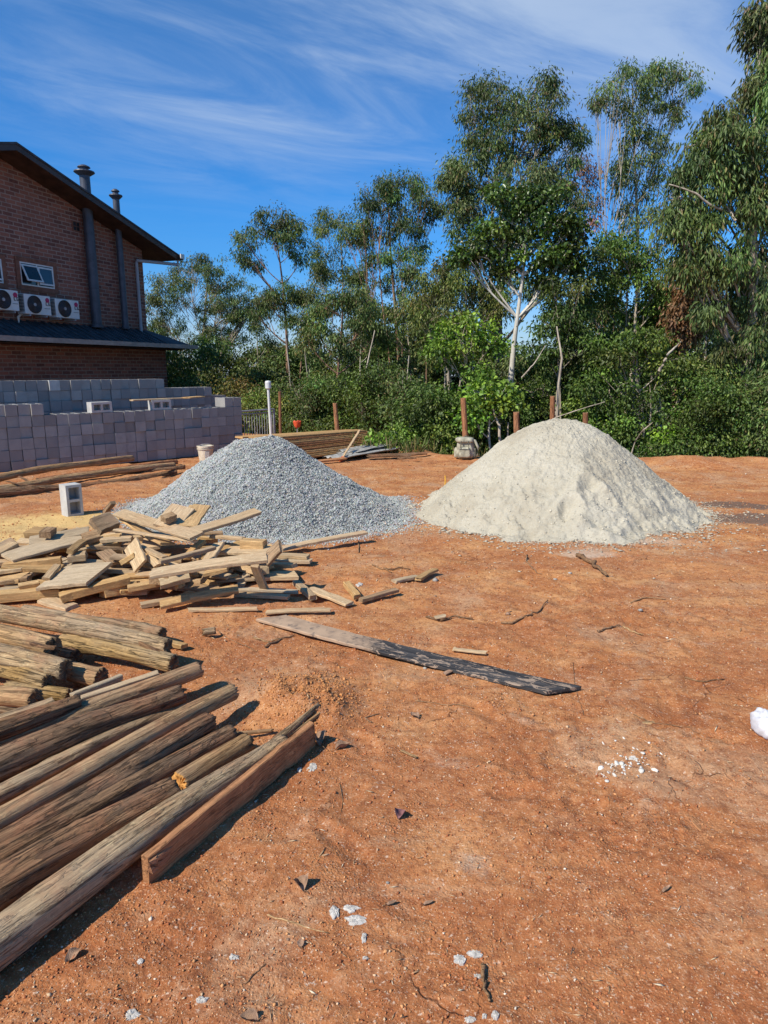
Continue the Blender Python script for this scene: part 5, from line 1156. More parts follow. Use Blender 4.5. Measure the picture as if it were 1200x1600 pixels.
# little loose stones, each a thing
for i, (px, py, s) in enumerate(((606, 1378, .008), (240, 1503, .004), (680, 906, .03), (732, 741 + 160, .012), (1000, 960, .02), (450, 1470, .006), (868, 905, .02), (680, 928, .012), (700, 1045, .01), (836, 1480, .004), (664, 1040, .016), (793, 962, .02), (890, 900, .018), (955, 905, .016))):
    c = gp(px, py); v = IV * (1 + rg.uniform(-.25, .25, (12, 1))) * s * np.array([1, .8, .6])
    o = npmesh('stone', v, IF, M['leaf_dry'] if i % 2 else M['fibre'], smooth=False); o.location = (c.x, c.y, g0(c.x, c.y) + s * .25); tag(o, 'small loose stone ' + ('right of the narrow tan leaves', 'below the outermost log', 'right of the yellowish batten', 'between the sand and the stained board', 'in the right middle of the yard', 'near the straw coloured stem', 'by the thin bent twig', 'just below the yellowish batten', 'above the stained board middle', 'near the bottom right of the dark stick', 'above the reddish chip', 'left of the ragged bark twig', 'left of the thick dark stick', 'right of the thick dark stick')[i], 'stone', 'small loose stones on the yard')
# white sack at the right edge
c = gp(1204, 1152); o = pouch('white_sack', 0, 0, .045, .085, .09, .055, M['plastic_bag'], None, .8, 5, 48, 34); 
co = np.empty(len(o.data.vertices) * 3); o.data.vertices.foreach_get('co', co); co = co.reshape(-1, 3)
co *= (1 + .35 * np.abs(fbm(co[:, 0] * 28, co[:, 1] * 28 + co[:, 2] * 20, 4, 6)))[:, None]; co[:, 2] = co[:, 2].clip(-.002); o.data.vertices.foreach_set('co', co.ravel()); o.data.update()
o.location = (c.x, c.y, g0(c.x, c.y)); tag(o, 'crumpled white plastic sack cut by the right edge of the photo', 'sack')
# ================================================================ TREES
def m_leaf(name, trans=0.35, rough=0.5, spec=0.35):
    t = NT(name, rough, spec); t.l(t.attr(), t.p.inputs['Base Color'])
    tr = t.n('ShaderNodeBsdfTranslucent'); mixc = t.mix(1.0, t.attr(), (1.3, 1.5, 0.55), 'MULTIPLY'); t.l(mixc, tr.inputs['Color'])
    ms = t.n('ShaderNodeMixShader'); ms.inputs[0].default_value = trans
    out = [n for n in t.t.nodes if n.type == 'OUTPUT_MATERIAL'][0]
    t.l(t.p.outputs[0], ms.inputs[1]); t.l(tr.outputs[0], ms.inputs[2]); t.l(ms.outputs[0], out.inputs[0]); return t.m
M['leaf'] = m_leaf('foliage', .22); M['leaf_gloss'] = m_leaf('glossy foliage', .22, .35, .5)
def m_bark(name, c0, c1, sc=6):
    t = NT(name, .9, .2); v = t.mp((1, 1, .25)); 
    c = t.ramp(t.noise(v, sc, 6, .65, .6), [(.32, c0), (.6, c1)]); return t.col(c).bump(t.noise(v, sc * 3, 5), .6, .02).m
M['bark_pale'] = m_bark('pale bark', (.22, .17, .12), (.50, .43, .34)); M['bark_brown'] = m_bark('brown bark', (.13, .075, .05), (.34, .20, .13)); M['bark_dark'] = m_bark('dark bark', (.06, .045, .035), (.16, .12, .09))
M['bark_white'] = m_bark('whitish bark', (.30, .27, .22), (.62, .58, .50), 4)
def tubes(segs, n=6):
    """segs: list of (pts array (k,3), radii (k,)) -> V, F"""
    Vs, Fs, o = [], [], 0; th = np.linspace(0, 2 * np.pi, n, endpoint=False); ct, st_ = np.cos(th)[:, None], np.sin(th)[:, None]
    for pts, rad in segs:
        k = len(pts); T = np.gradient(pts, axis=0); T /= np.linalg.norm(T, axis=1, keepdims=True) + 1e-9
        ref = np.where(np.abs(T[:, 2:3]) < .9, np.array([[0, 0, 1.0]]), np.array([[1.0, 0, 0]])); A_ = np.cross(ref, T); A_ /= np.linalg.norm(A_, axis=1, keepdims=True) + 1e-9; B_ = np.cross(T, A_)
        ring = pts[:, None] + (A_[:, None] * ct[None] + B_[:, None] * st_[None]) * np.asarray(rad)[:, None, None]
        Vs.append(ring.reshape(-1, 3)); i = np.arange(k * n).reshape(k, n) + o
        Fs.append(np.stack([i[:-1], np.roll(i[:-1], -1, 1), np.roll(i[1:], -1, 1), i[1:]], -1).reshape(-1, 4)); o += k * n
    return np.concatenate(Vs), np.concatenate(Fs)
def unit(v): return v / (np.linalg.norm(v, axis=-1, keepdims=True) + 1e-9)
def leafmesh(P, D, Nn, L, Wd, cols, name, mat, parent):
    n = len(P); Sd = unit(np.cross(D, Nn)); Nn = unit(np.cross(Sd, D)); L = L[:, None]; Wd = Wd[:, None]
    v0 = P; v1 = P + D * L * .45 + Sd * Wd * .5 + Nn * Wd * .22; v2 = P + D * L - Nn * L * .12; v3 = P + D * L * .45 - Sd * Wd * .5 + Nn * Wd * .22
    V = np.stack([v0, v1, v2, v3], 1).reshape(-1, 3); i = np.arange(n)[:, None] * 4
    F_ = np.concatenate([i + [0, 1, 2], i + [0, 2, 3]], 1).reshape(-1, 3)
    return npmesh(name, V, F_, mat, parent=parent, col=np.repeat(cols, 4, 0))
PAL = {'euc': [(.075, .125, .035), (.105, .17, .048), (.16, .22, .065), (.17, .14, .06)],
       'olive': [(.10, .15, .035), (.14, .185, .045), (.20, .21, .055), (.08, .12, .03)],
       'dark': [(.05, .09, .018), (.075, .13, .025), (.12, .18, .035), (.075, .10, .028)],
       'green': [(.085, .155, .025), (.12, .20, .035), (.07, .12, .025), (.17, .23, .04)],
       'bright': [(.14, .26, .03), (.20, .33, .04), (.10, .20, .03), (.09, .16, .03)],
       'yellow': [(.16, .14, .035), (.10, .11, .03), (.20, .13, .04), (.07, .09, .03)],
       'brown': [(.20, .10, .05), (.26, .15, .08), (.13, .075, .04), (.10, .08, .04)]}
NT_ = [0]
def tree(name, label, Y, base, top, blobs, r0=.14, pal='euc', leaf=(.17, .035), dens=1.0, droop=.8, bark='bark_pale', stems=1, lean=0, group=None, cat='tree', sub=1.0, depth=1.0, part='trunk', gloss=False, fork=.5, clump=.20, spread=1.1):
    """blobs: (px, py, rx_px, ry_px[, depth offset]) in the picture at distance Y"""
    NT_[0] += 1; rg = np.random.default_rng(900 + NT_[0]); s = Y / F / math.cos(PITCH)
    bx = dp(base[0], base[1], Y); zb = g0(bx.x, Y) - .3; root = np.array([bx.x, Y, zb]); tp = np.array(dp(top[0], top[1], Y))
    e = empty(name, tuple(root), 0, label, cat, group); E = root
    segs = []; trunks = []
    for k in range(stems):
        tpk = tp.copy(); tpk[:2] += rg.normal(0, 1, 2) * (tp[2] - zb) * .045 * (k > 0) ; n = 16; u = np.linspace(0, 1, n)[:, None]
        if k: tpk[2] -= rg.uniform(.06, .3) * (tp[2] - zb)
        pts = root + (tpk - root) * u; amp = (tp[2] - zb) * .018
        pts[:, 0] += amp * (np.sin(u[:, 0] * 5 + rg.uniform(0, 6)) - np.sin(0)) * u[:, 0] * 1.5; pts[:, 1] += amp * np.sin(u[:, 0] * 4 + rg.uniform(0, 6)) * u[:, 0]
        pts[:, 0] += lean * np.sin(np.pi * u[:, 0]) * s
        rad = (r0 if k == 0 else r0 * .7) * (1 - .88 * u[:, 0] ** .9) ; rad[0] *= 1.25; segs.append((pts, rad)); trunks.append((pts, rad))
    P, D, Nn, Ls, Cs = [], [], [], [], []
    palv = np.array(PAL[pal])
    for b in blobs:
        px, py, rx, ry = b[:4]; dy = b[4] if len(b) > 4 else rg.normal(0, .35) * depth * rx * s
        c = np.array(dp(px, py, Y + dy)); RX, RZ = rx * s, ry * s; RY = (RX * .8 + .2) * depth
        bp_ = np.array([1.05, .97, .95]) * (1.15 if cat == 'bush' else 1.0) * palv * (1 + rg.normal(0, .16)) * (1 + rg.normal(0, .07, 3))
        tr, rd = trunks[rg.integers(len(trunks))]
        if len(trunks) > 1:
            d_ = [abs(t_[0][:, 0] - c[0]).min() for t_ in trunks]; tr, rd = trunks[int(np.argmin(d_))]
        hd = np.hypot(c[0] - tr[:, 0], c[1] - tr[:, 1]); target = c[2] - RZ * .5 - hd * 1.1
        ia = int(np.clip(np.argmin(np.abs(tr[:, 2] - target)), 1, len(tr) - 2)); a = tr[ia]; cc = c - [0, 0, RZ * .35]
        u = np.linspace(0, 1, 8)[:, None]; mid = (a + cc) / 2 + [0, 0, -.12 * np.linalg.norm(cc - a)] + rg.normal(0, .06, 3) * np.linalg.norm(cc - a)
        br = a * (1 - u) ** 2 + 2 * mid * u * (1 - u) + cc * u * u; rb_ = min(rd[ia] * .62, .02 + .035 * np.linalg.norm(cc - a) / 2)
        segs.append((br, rb_ * (1 - .7 * u[:, 0])))
        vol = RX * RZ; ns = max(7, int(14.5 * sub * (vol / .5) ** .62))
        dv = unit(rg.normal(size=(ns, 3))); rr_ = rg.uniform(.25, 1, (ns, 1)) ** .5; tips = c + dv * rr_ * [RX, RY, RZ] * (1 + .12 * rg.normal(size=(ns, 1)))
        for t_ in tips:
            j = rg.integers(3, 8); a_ = br[j]; u4 = np.linspace(0, 1, 5)[:, None]; md = (a_ + t_) / 2 + [0, 0, .1 * np.linalg.norm(t_ - a_)] + rg.normal(0, .05, 3)
            segs.append((a_ * (1 - u4) ** 2 + 2 * md * u4 * (1 - u4) + t_ * u4 * u4, np.linspace(max(.009, rb_ * .42), .005, 5)))
            nl = int(rg.uniform(.1, 1.7) * 115 * dens); cs = clump * rg.uniform(.7, 1.3) * spread
            q = t_ + rg.normal(0, 1, (nl, 3)) * [cs, cs, cs * (.55 + .45 * droop)] * .62; q[:, 2] -= droop * .10
            ar = unit(q - t_ + [0, 0, .02]); dd = unit(ar * .7 + rg.normal(0, .45, (nl, 3)) + [0, 0, -1.5 * droop])
            P.append(q); D.append(dd); Nn.append(unit(rg.normal(0, .7, (nl, 3)) + [0, 0, .8 * (1.3 - droop)])); Ls.append(rg.uniform(.6, 1.3, nl))
            ci = rg.choice(4, nl, p=[.42, .30, .18, .10]); Cs.append(bp_[ci] * rg.uniform(.7, 1.35, (nl, 1)) * rg.uniform(.68, 1.35))  # wide tone range per cluster puts shadow and sun-fleck contrast into the colour
    V, F_ = tubes(segs, 7); npmesh(part, V - E, F_, M[bark], parent=e, smooth=True)
    P, D, Nn, Ls, Cs = map(np.concatenate, (P, D, Nn, Ls, Cs))
    leafmesh(P - E, D, Nn, Ls * leaf[0] * .70, Ls * leaf[1] * .95, Cs, 'crown' if part == 'trunk' else 'foliage', M['leaf_gloss' if gloss else 'leaf'], e)
    return e
def rnd_blobs(x0, x1, y0, y1, n, r, seed, q=0.7):
    g = random.Random(seed); return [(g.uniform(x0, x1), g.uniform(y0, y1), r * g.uniform(.7, 1.3), r * q * g.uniform(.7, 1.3)) for _ in range(n)]
GT = 'tall eucalyptus trees behind the yard'
tree('eucalyptus_tree', 'broad domed eucalyptus just right of the brick house', 33, (322, 620), (318, 420), [(300, 418, 42, 24), (345, 432, 36, 24), (262, 442, 34, 24), (370, 462, 34, 24), (245, 478, 28, 24), (300, 462, 44, 26), (345, 482, 36, 22), (384, 495, 22, 18), (262, 505, 32, 22), (320, 520, 30, 18), (360, 525, 32, 16), (280, 548, 30, 20), (392, 478, 14, 14), (335, 560, 32, 18), (250, 540, 22, 22), (375, 560, 26, 14)], r0=.20, stems=3, dens=1.15, bark='bark_pale', group=GT, pal='euc')
tree('eucalyptus_tree', 'slim eucalyptus with a small flat crown standing clear in the sky', 27, (462, 640), (430, 345), [(432, 338, 26, 16), (408, 352, 22, 16), (455, 355, 22, 16), (425, 368, 34, 16), (462, 375, 18, 14), (385, 375, 18, 14), (380, 398, 18, 12), (396, 408, 18, 8), (470, 395, 12, 12), (440, 455, 22, 18), (418, 468, 18, 14), (462, 462, 14, 14), (405, 490, 16, 12), (445, 492, 14, 14)], r0=.13, dens=1.0, bark='bark_brown', group=GT, lean=-4)
tree('eucalyptus_tree', 'sparse thin crowned eucalyptus behind the slim one', 31, (548, 640), (518, 335), [(515, 338, 26, 12), (500, 350, 20, 12), (538, 352, 18, 14), (508, 385, 18, 20), (540, 392, 14, 18), (492, 400, 14, 12), (518, 420, 22, 14), (500, 440, 18, 10), (545, 430, 16, 14)], r0=.12, dens=.75, pal='olive', group=GT)
tree('eucalyptus_tree', 'lower rounded eucalyptus with a reddish bare trunk behind the board stack', 22, (524, 690), (528, 455), [(528, 452, 30, 16), (505, 468, 28, 18), (555, 465, 28, 18), (530, 485, 44, 18), (580, 482, 20, 16), (490, 500, 24, 20), (560, 510, 28, 18), (520, 525, 24, 16), (590, 512, 16, 14), (480, 530, 16, 14), (545, 545, 24, 14)], r0=.10, dens=1.1, bark='bark_brown', pal='euc', group=GT, lean=3)
tree('eucalyptus_tree', 'many stemmed eucalyptus with wide flat topped crown in the centre', 26, (618, 660), (622, 285), [(612, 282, 30, 14), (645, 285, 24, 14), (590, 300, 28, 16), (628, 305, 38, 18), (670, 300, 20, 14), (575, 322, 22, 14), (610, 332, 40, 16), (655, 328, 26, 16), (570, 348, 22, 14), (600, 362, 34, 14), (640, 358, 30, 16), (560, 375, 18, 12), (620, 395, 26, 16), (585, 405, 16, 10), (655, 392, 18, 14), (545, 360, 14, 10), (684, 318, 12, 10), (610, 440, 22, 14), (650, 440, 18, 14)], r0=.13, stems=5, dens=1.1, bark='bark_brown', group=GT)
tree('eucalyptus_tree', 'tallest eucalyptus with two dense heads in the middle of the sky', 21, (790, 690), (790, 150), [(765, 128, 20, 14), (745, 145, 20, 18), (775, 158, 22, 18), (842, 132, 26, 14), (868, 150, 20, 16), (815, 150, 18, 16), (835, 168, 26, 16), (748, 180, 22, 22), (780, 195, 30, 20), (825, 195, 24, 18), (738, 222, 24, 22), (775, 232, 32, 22), (820, 235, 28, 20), (865, 190, 14, 14), (728, 262, 20, 18), (765, 275, 34, 22), (815, 275, 34, 20), (860, 255, 18, 16), (745, 315, 30, 22), (795, 318, 38, 22), (850, 300, 26, 18), (885, 285, 16, 18), (725, 300, 14, 14), (715, 330, 16, 14), (735, 360, 28, 20), (780, 370, 34, 22), (830, 350, 24, 18), (745, 400, 28, 20), (712, 258, 10, 8), (895, 320, 14, 12), (700, 280, 9, 7), (906, 212, 8, 7), (885, 200, 10, 8), (760, 440, 30, 22), (800, 450, 34, 22), (845, 440, 26, 20), (722, 440, 24, 20), (770, 480, 26, 18), (875, 300, 20, 18), (850, 215, 18, 14), (895, 245, 10, 10)], r0=.22, stems=3, dens=1.05, group=GT, pal='euc', depth=1.0)
tree('broadleaf_tree', 'glossy dark broadleaf tree with a straight whitish trunk', 17, (808, 700), (812, 330), [(812, 318, 26, 14), (845, 318, 24, 14), (870, 335, 22, 16), (800, 342, 28, 16), (840, 348, 34, 18), (880, 362, 20, 16), (775, 365, 24, 16), (812, 375, 36, 18), (855, 382, 34, 18), (888, 388, 16, 14), (760, 395, 20, 12), (800, 402, 28, 12), (840, 412, 28, 10), (875, 408, 18, 12), (735, 388, 14, 10), (780, 300, 10, 7), (898, 350, 9, 7), (862, 300, 10, 7), (900, 405, 10, 8), (720, 400, 10, 7), (790, 425, 14, 9), (850, 438, 14, 9), (830, 300, 12, 8), (755, 350, 11, 8)], r0=.13, pal='dark', leaf=(.155, .075), dens=.62, droop=.35, bark='bark_white', gloss=True, lean=-6, clump=.18)
tree('eucalyptus_tree', 'tall airy eucalyptus with thin umbrella crown against the cloud', 24, (985, 660), (1008, 130), [(1005, 105, 24, 12), (1040, 102, 24, 10), (975, 115, 22, 12), (1065, 115, 18, 12), (950, 132, 16, 12), (990, 135, 30, 14), (1035, 130, 30, 14), (1075, 140, 12, 14), (965, 158, 18, 14), (1010, 160, 26, 16), (1048, 155, 16, 14), (935, 155, 7, 6), (990, 190, 16, 14), (1020, 200, 14, 18), (1005, 240, 16, 20), (985, 268, 12, 16), (1025, 262, 12, 20), (1000, 300, 16, 20), (975, 320, 10, 12), (1015, 340, 12, 20), (965, 285, 9, 12), (985, 215, 14, 14), (1030, 230, 12, 14), (990, 350, 18, 16), (1020, 380, 18, 16), (970, 250, 8, 10), (1055, 180, 12, 10)], r0=.15, stems=3, dens=.7, group=GT, bark='bark_pale', clump=.19)
tree('eucalyptus_tree', 'spindly half bare eucalyptus between the tallest and the airy one', 25, (930, 660), (908, 250), [(905, 262, 14, 10), (930, 270, 12, 10), (918, 300, 14, 14), (895, 285, 9, 9), (935, 310, 9, 14), (925, 345, 10, 12), (905, 245, 8, 6)], r0=.045, stems=2, dens=.42, pal='brown', group=GT, clump=.25)
tree('eucalyptus_tree', 'large drooping eucalyptus filling the right edge, leaning out of the frame', 15.5, (1162, 720), (1195, 120), [(1190, 92, 26, 22), (1215, 60, 30, 26), (1165, 150, 28, 24), (1200, 150, 36, 30), (1120, 180, 22, 22), (1150, 205, 34, 26), (1195, 210, 36, 30), (1095, 215, 20, 22), (1120, 240, 26, 22), (1165, 262, 36, 26), (1205, 270, 30, 30), (1080, 255, 18, 18), (1105, 290, 28, 20), (1065, 300, 20, 18), (1150, 320, 30, 22), (1195, 340, 34, 30), (1050, 340, 24, 18), (1100, 345, 30, 20), (1085, 385, 30, 20), (1140, 385, 36, 24), (1190, 405, 34, 30), (1060, 405, 22, 16), (1110, 430, 34, 22), (1165, 450, 36, 26), (1205, 470, 28, 30), (1125, 480, 28, 20), (1175, 520, 34, 24), (1140, 545, 28, 18), (1200, 560, 28, 30), (1165, 600, 30, 22), (1195, 640, 26, 30), (1180, 30, 8, 14), (1190, 12, 12, 8), (1150, 660, 24, 24)], r0=.20, stems=2, dens=1.6, droop=1.0, leaf=(.20, .036), group=GT, pal='euc', bark='bark_pale', clump=.19, depth=.9)
tree('broadleaf_tree', 'mid height green tree left of the large drooping eucalyptus', 18, (1000, 700), (985, 400), [(960, 370, 22, 14), (985, 385, 26, 16), (940, 395, 24, 18), (1010, 400, 26, 18), (965, 415, 34, 18), (920, 425, 22, 18), (1005, 435, 34, 18), (950, 455, 36, 18), (1035, 430, 20, 14), (920, 470, 24, 20), (985, 480, 34, 18), (1030, 470, 24, 16), (955, 510, 30, 18), (1010, 520, 26, 16)], r0=.12, stems=2, pal='green', leaf=(.14, .045), dens=1.0, droop=.6, bark='bark_pale')
tree('broadleaf_tree', 'bushy low tree with light leaves behind the right flank of the sand', 15.5, (1010, 715), (1000, 545), [(985, 535, 32, 16), (1020, 540, 28, 16), (955, 555, 26, 16), (1045, 560, 24, 16), (1000, 565, 38, 18), (960, 590, 34, 18), (1035, 595, 34, 18), (920, 600, 22, 16), (1075, 600, 24, 18), (990, 615, 38, 18), (1060, 630, 30, 18), (950, 630, 28, 16), (1020, 650, 36, 18), (1085, 655, 26, 18), (975, 665, 30, 16), (1055, 680, 30, 18), (1010, 692, 28, 14)], r0=.09, stems=4, pal='green', leaf=(.12, .048), dens=1.0, droop=.45, bark='bark_pale', spread=1.1)
tree('broadleaf_tree', 'leafy tree in mid green between the wide crowned eucalyptus and the glossy tree', 20, (700, 690), (705, 420), [(700, 412, 28, 16), (680, 430, 28, 18), (725, 432, 28, 18), (665, 455, 22, 18), (705, 460, 34, 18), (745, 455, 26, 18), (690, 485, 36, 18), (735, 490, 34, 18), (665, 500, 22, 16), (770, 480, 20, 18), (710, 520, 36, 18), (755, 520, 28, 18), (680, 545, 26, 16), (730, 550, 30, 16)], r0=.11, stems=3, pal='olive', leaf=(.15, .035), dens=1.1, droop=.75, bark='bark_pale')
tree('broadleaf_tree', 'fresh bright green tree lit by the sun left of the whitish trunk', 15.8, (752, 700), (735, 545), [(720, 500, 24, 12), (745, 512, 26, 12), (700, 525, 22, 12), (730, 540, 28, 12), (765, 535, 16, 10), (690, 548, 18, 12), (715, 570, 26, 14), (745, 578, 20, 12)], r0=.055, pal='bright', leaf=(.13, .06), dens=.65, droop=.3, bark='bark_pale', stems=2, clump=.2)
tree('sapling', 'young tree with curved whitish stem and light green leaves by the sand pile', 14.6, (786, 700), (768, 600), [(765, 600, 18, 10), (785, 608, 16, 10), (750, 612, 14, 10), (790, 628, 16, 9), (745, 630, 14, 9), (770, 625, 12, 8), (738, 652, 10, 8)], r0=.045, pal='bright', leaf=(.14, .075), dens=.40, droop=.25, bark='bark_white', lean=-12, clump=.2)
tree('broadleaf_tree', 'dark crowned tree with forked pale trunk between the sand and the mid green tree', 16.5, (866, 690), (872, 480), [(870, 470, 24, 16), (895, 485, 24, 16), (855, 500, 22, 16), (890, 515, 26, 16), (905, 450, 18, 14), (850, 545, 24, 16), (895, 550, 26, 16), (870, 440, 16, 12), (915, 530, 16, 16)], r0=.08, pal='dark', leaf=(.15, .045), dens=.9, droop=.55, bark='bark_pale', stems=2)
tree('broadleaf_tree', 'dry leaved brown tree half hidden in the right hand foliage', 16.8, (1090, 700), (1075, 450), [(1070, 440, 16, 20), (1085, 465, 14, 18), (1060, 480, 16, 18), (1080, 500, 16, 16), (1065, 515, 14, 10)], r0=.06, pal='brown', leaf=(.16, .05), dens=.9, droop=.9, bark='bark_pale')
GM = 'middle height trees filling the gaps of the tree belt'
for i, (x, yt_, w_, h_, Y, pal, lb) in enumerate(((425, 520, 64, 80, 30, 'euc', 'low eucalyptus crown under the slim clear standing one'), (585, 455, 60, 100, 27, 'olive', 'olive mid height tree left of the wide crowned eucalyptus stems'), (650, 480, 60, 90, 23, 'euc', 'mid height tree right of the wide crowned eucalyptus stems'),
        (470, 545, 60, 60, 28, 'green', 'green low tree between the domed and the rounded eucalyptus'), (915, 480, 60, 90, 21, 'euc', 'mid height tree right of the dark crowned forked tree'), (1062, 400, 64, 110, 19, 'green', 'green mid height tree overlapping the drooping eucalyptus'), (1035, 470, 60, 100, 20, 'euc', 'shaded mid height tree behind the bushy low tree'), (940, 560, 60, 60, 19, 'green', 'low green tree behind the sand pile'), (290, 560, 70, 50, 30, 'olive', 'low olive tree beside the house roof corner'), (1190, 420, 60, 160, 19, 'euc', 'second eucalyptus behind the drooping one at the right edge'), (880, 560, 60, 60, 18.5, 'dark', 'dark low tree behind the sand pile peak'), (770, 560, 60, 70, 19, 'euc', 'dusky mid height tree behind the bright green one'))):
    tree('mid_height_tree', lb, Y, (x, 700), (x + 4, yt_ + 18), rnd_blobs(x - w_ * .6, x + w_ * .6, yt_, yt_ + h_, int(w_ * h_ / 420), 20, 300 + i), r0=.08, stems=2, pal=pal, leaf=(.16, .045), dens=1.0, droop=.7, bark=('bark_pale', 'bark_brown')[i % 2], group=GM)
# slender trunks with tiny tufts
for i, (x, yt_, Y) in enumerate(((412, 470, 28), (468, 455, 27), (482, 500, 24), (500, 420, 29), (560, 430, 28), (572, 480, 24), (640, 420, 25), (660, 470, 22), (690, 450, 21), (905, 470, 19), (958, 430, 20), (1100, 400, 18), (340, 470, 31))):
    tree('slender_tree', 'slender bare trunked tree with tiny tufts, %s of them from the left' % NTH[sorted((412, 468, 482, 500, 560, 572, 640, 660, 690, 905, 958, 1100, 340)).index(x)], Y, (x, 700), (x + (i % 5 - 2) * 3, yt_), [(x - 8, yt_ + 4, 9, 7), (x + 8, yt_ + 8, 9, 7), (x + 2, yt_ - 4, 8, 6), (x - 10, yt_ + 40, 8, 6), (x + 9, yt_ + 60, 8, 6)], r0=.07, pal=('euc', 'olive')[i % 2], dens=.6, bark=('bark_pale', 'bark_brown', 'bark_white')[i % 3], group='slender trunks in the tree belt', sub=.7)
# big pale limbs reaching through the right eucalyptus
# bushes along the edge: each its own
GBu = 'bushes at the edge of the yard'
def bush(label, Y, x, y, w, h, pal, n=8, leaf=(.10, .04), dens=.8, droop=.4, seed=0, name='bush', **k):
    g = random.Random(seed + int(x)); r = w * .30
    bl = [(x + w * .5 * g.uniform(-.75, .75), y + h * g.uniform(.05, .95), r * g.uniform(.8, 1.2), min(r, h * .4) * g.uniform(.7, 1.0)) for _ in range(n)]
    return tree(name, label, Y, (x, y + h + 30), (x + g.uniform(-6, 6), y + h * .25), bl, r0=.035, stems=3, pal=pal, leaf=leaf, dens=dens, droop=droop, bark='bark_pale' if seed % 2 else 'bark_dark', part='stems', cat='bush', group=GBu, clump=.19, **k)
sk_ = {9, 16}
specs = [
 ('yellowish bush behind the end of the block stacks', 20, 375, 598, 70, 75, 'yellow', 12), ('low green bush left of the lamp post above the railing', 19, 400, 612, 60, 60, 'olive', 9),
 ('olive bush right of the lamp post', 18.5, 445, 600, 60, 80, 'olive', 12), ('dark bush behind the orange capped stake', 18, 480, 590, 60, 95, 'euc', 13),
 ('mid green bush left of the board stack', 18.5, 508, 585, 50, 95, 'olive', 12), ('dark leafy bush directly behind the board stack', 17.6, 545, 590, 64, 100, 'dark', 15),
 ('tangled creeper covered bush right of the board stack', 16.6, 590, 580, 74, 118, 'dark', 20), ('small leaved dark bush in the centre of the hedge line', 16, 632, 590, 70, 112, 'euc', 18),
 ('dense bush left of the backpack', 15.4, 672, 600, 70, 105, 'dark', 18), ('light green low bush at the soil edge', 15.0, 618, 668, 66, 40, 'green', 9), ('bright low sprig bush beside the dark slabs', 14.8, 590, 686, 40, 22, 'bright', 5),
 ('green bush above the backpack', 16, 712, 600, 60, 100, 'green', 15), ('low green bush just left of the backpack', 14.9, 690, 672, 44, 34, 'green', 7),
 ('shady bush between the backpack and the sapling', 15.8, 752, 620, 60, 85, 'dark', 14), ('shady bush behind the sapling', 16.5, 800, 600, 60, 100, 'dark', 14),
 ('dark bush behind the sand pile peak', 17.0, 850, 585, 70, 100, 'dark', 15), ('mixed bush right of the sand pile peak', 16.4, 915, 600, 74, 95, 'green', 15),
 ('bush with sunny leaves over the sand shoulder', 15.5, 950, 655, 60, 55, 'green', 10), ('bright leaved sprig bush in the right hedge', 14.9, 1050, 672, 46, 36, 'bright', 5),
 ('green bush over the right soil berm', 14.6, 1095, 640, 80, 80, 'dark', 15), ('dark bush below the drooping eucalyptus', 14.4, 1140, 600, 80, 115, 'dark', 18),
 ('leafy bush cut by the right edge of the photo', 14.2, 1200, 600, 80, 120, 'euc', 18), ('mid green bush below the brown dry tree', 15.6, 1110, 560, 70, 80, 'olive', 13), ('low dark bush at the foot of the sand pile right side', 14.8, 1020, 690, 70, 36, 'dark', 8)]
for i, (lb, Y, x, y, w, h, pal, n) in enumerate(specs):
    lf = {'dark': (.10, .042), 'green': (.11, .05), 'bright': (.13, .07), 'euc': (.13, .03), 'olive': (.11, .035), 'yellow': (.10, .045)}[pal]
    bush(lb, Y, x, y, w, h, pal, n, lf, seed=i, dens=.4 if pal == 'bright' else (.6, .85, 1.0)[i % 3])
# second row, further down the slope, closes the view between the trunks
GB2 = 'shrubby trees down the slope behind the bushes'
g2 = random.Random(77)
for i in range(17):
    x = 235 + i * 61 + g2.uniform(-12, 12); Y = g2.uniform(24, 31); yt_ = 545 + g2.uniform(-40, 20) if x > 560 else 560 + g2.uniform(-26, 18)
    tree('shrubby_tree', 'leafy shrubby tree down the slope behind the bushes, %s from the left' % NTH[i], Y, (x, 720), (x, yt_ + 30), rnd_blobs(x - 38, x + 38, yt_, yt_ + 115, 14, 24, i), r0=.07, stems=2, pal=('dark', 'olive', 'dark', 'euc')[i % 4], leaf=(.18, .07), dens=.7, droop=.5, bark='bark_dark', group=GB2, clump=.34)  # darker leaf colours paint the shade of gaps behind the bushes
# bare pale stems and vines in the thicket
GV = 'bare pale stems in the thicket behind the yard'
def stem(pts, Y, r, label):
    P_ = np.array([tuple(dp(x, y, Y + rt.normal(0, .15))) for x, y in pts]); P_[0, 2] = min(P_[0, 2], g0(P_[0, 0], P_[0, 1]) - .1) if pts[0][1] > 640 else P_[0, 2]
    u = np.linspace(0, 1, len(P_)); uu_ = np.linspace(0, 1, 4 * len(P_)); P2 = np.stack([np.interp(uu_, u, P_[:, k]) for k in range(3)], 1); P2[1:-1] += rt.normal(0, r * .14, P2[1:-1].shape)
    c = P2[0].copy(); V, F_ = tubes([(P2 - c, r * (1 - .6 * uu_))], 7); o = npmesh('bare_stem', V, F_, M['bark_pale'], smooth=True, loc=tuple(c)); tag(o, label, 'bare stem')
stem([(785, 690), (780, 665), (770, 640), (766, 615)], 14.4, .035, 'whitish curved bare stem behind the left of the sand pile')
stem([(792, 688), (794, 660)], 14.3, .035, 'straight short white stem beside the short pinkish post')
stem([(838, 690), (860, 655), (905, 640), (945, 628)], 15.0, .018, 'thin bare branch arching over the sand pile top')
stem([(815, 590), (835, 568), (852, 540)], 15.2, .018, 'slanting bare branch right of the whitish trunk')
stem([(1030, 580), (1045, 552), (1064, 534)], 15.0, .035, 'thick pale forked limb in the right hand foliage')
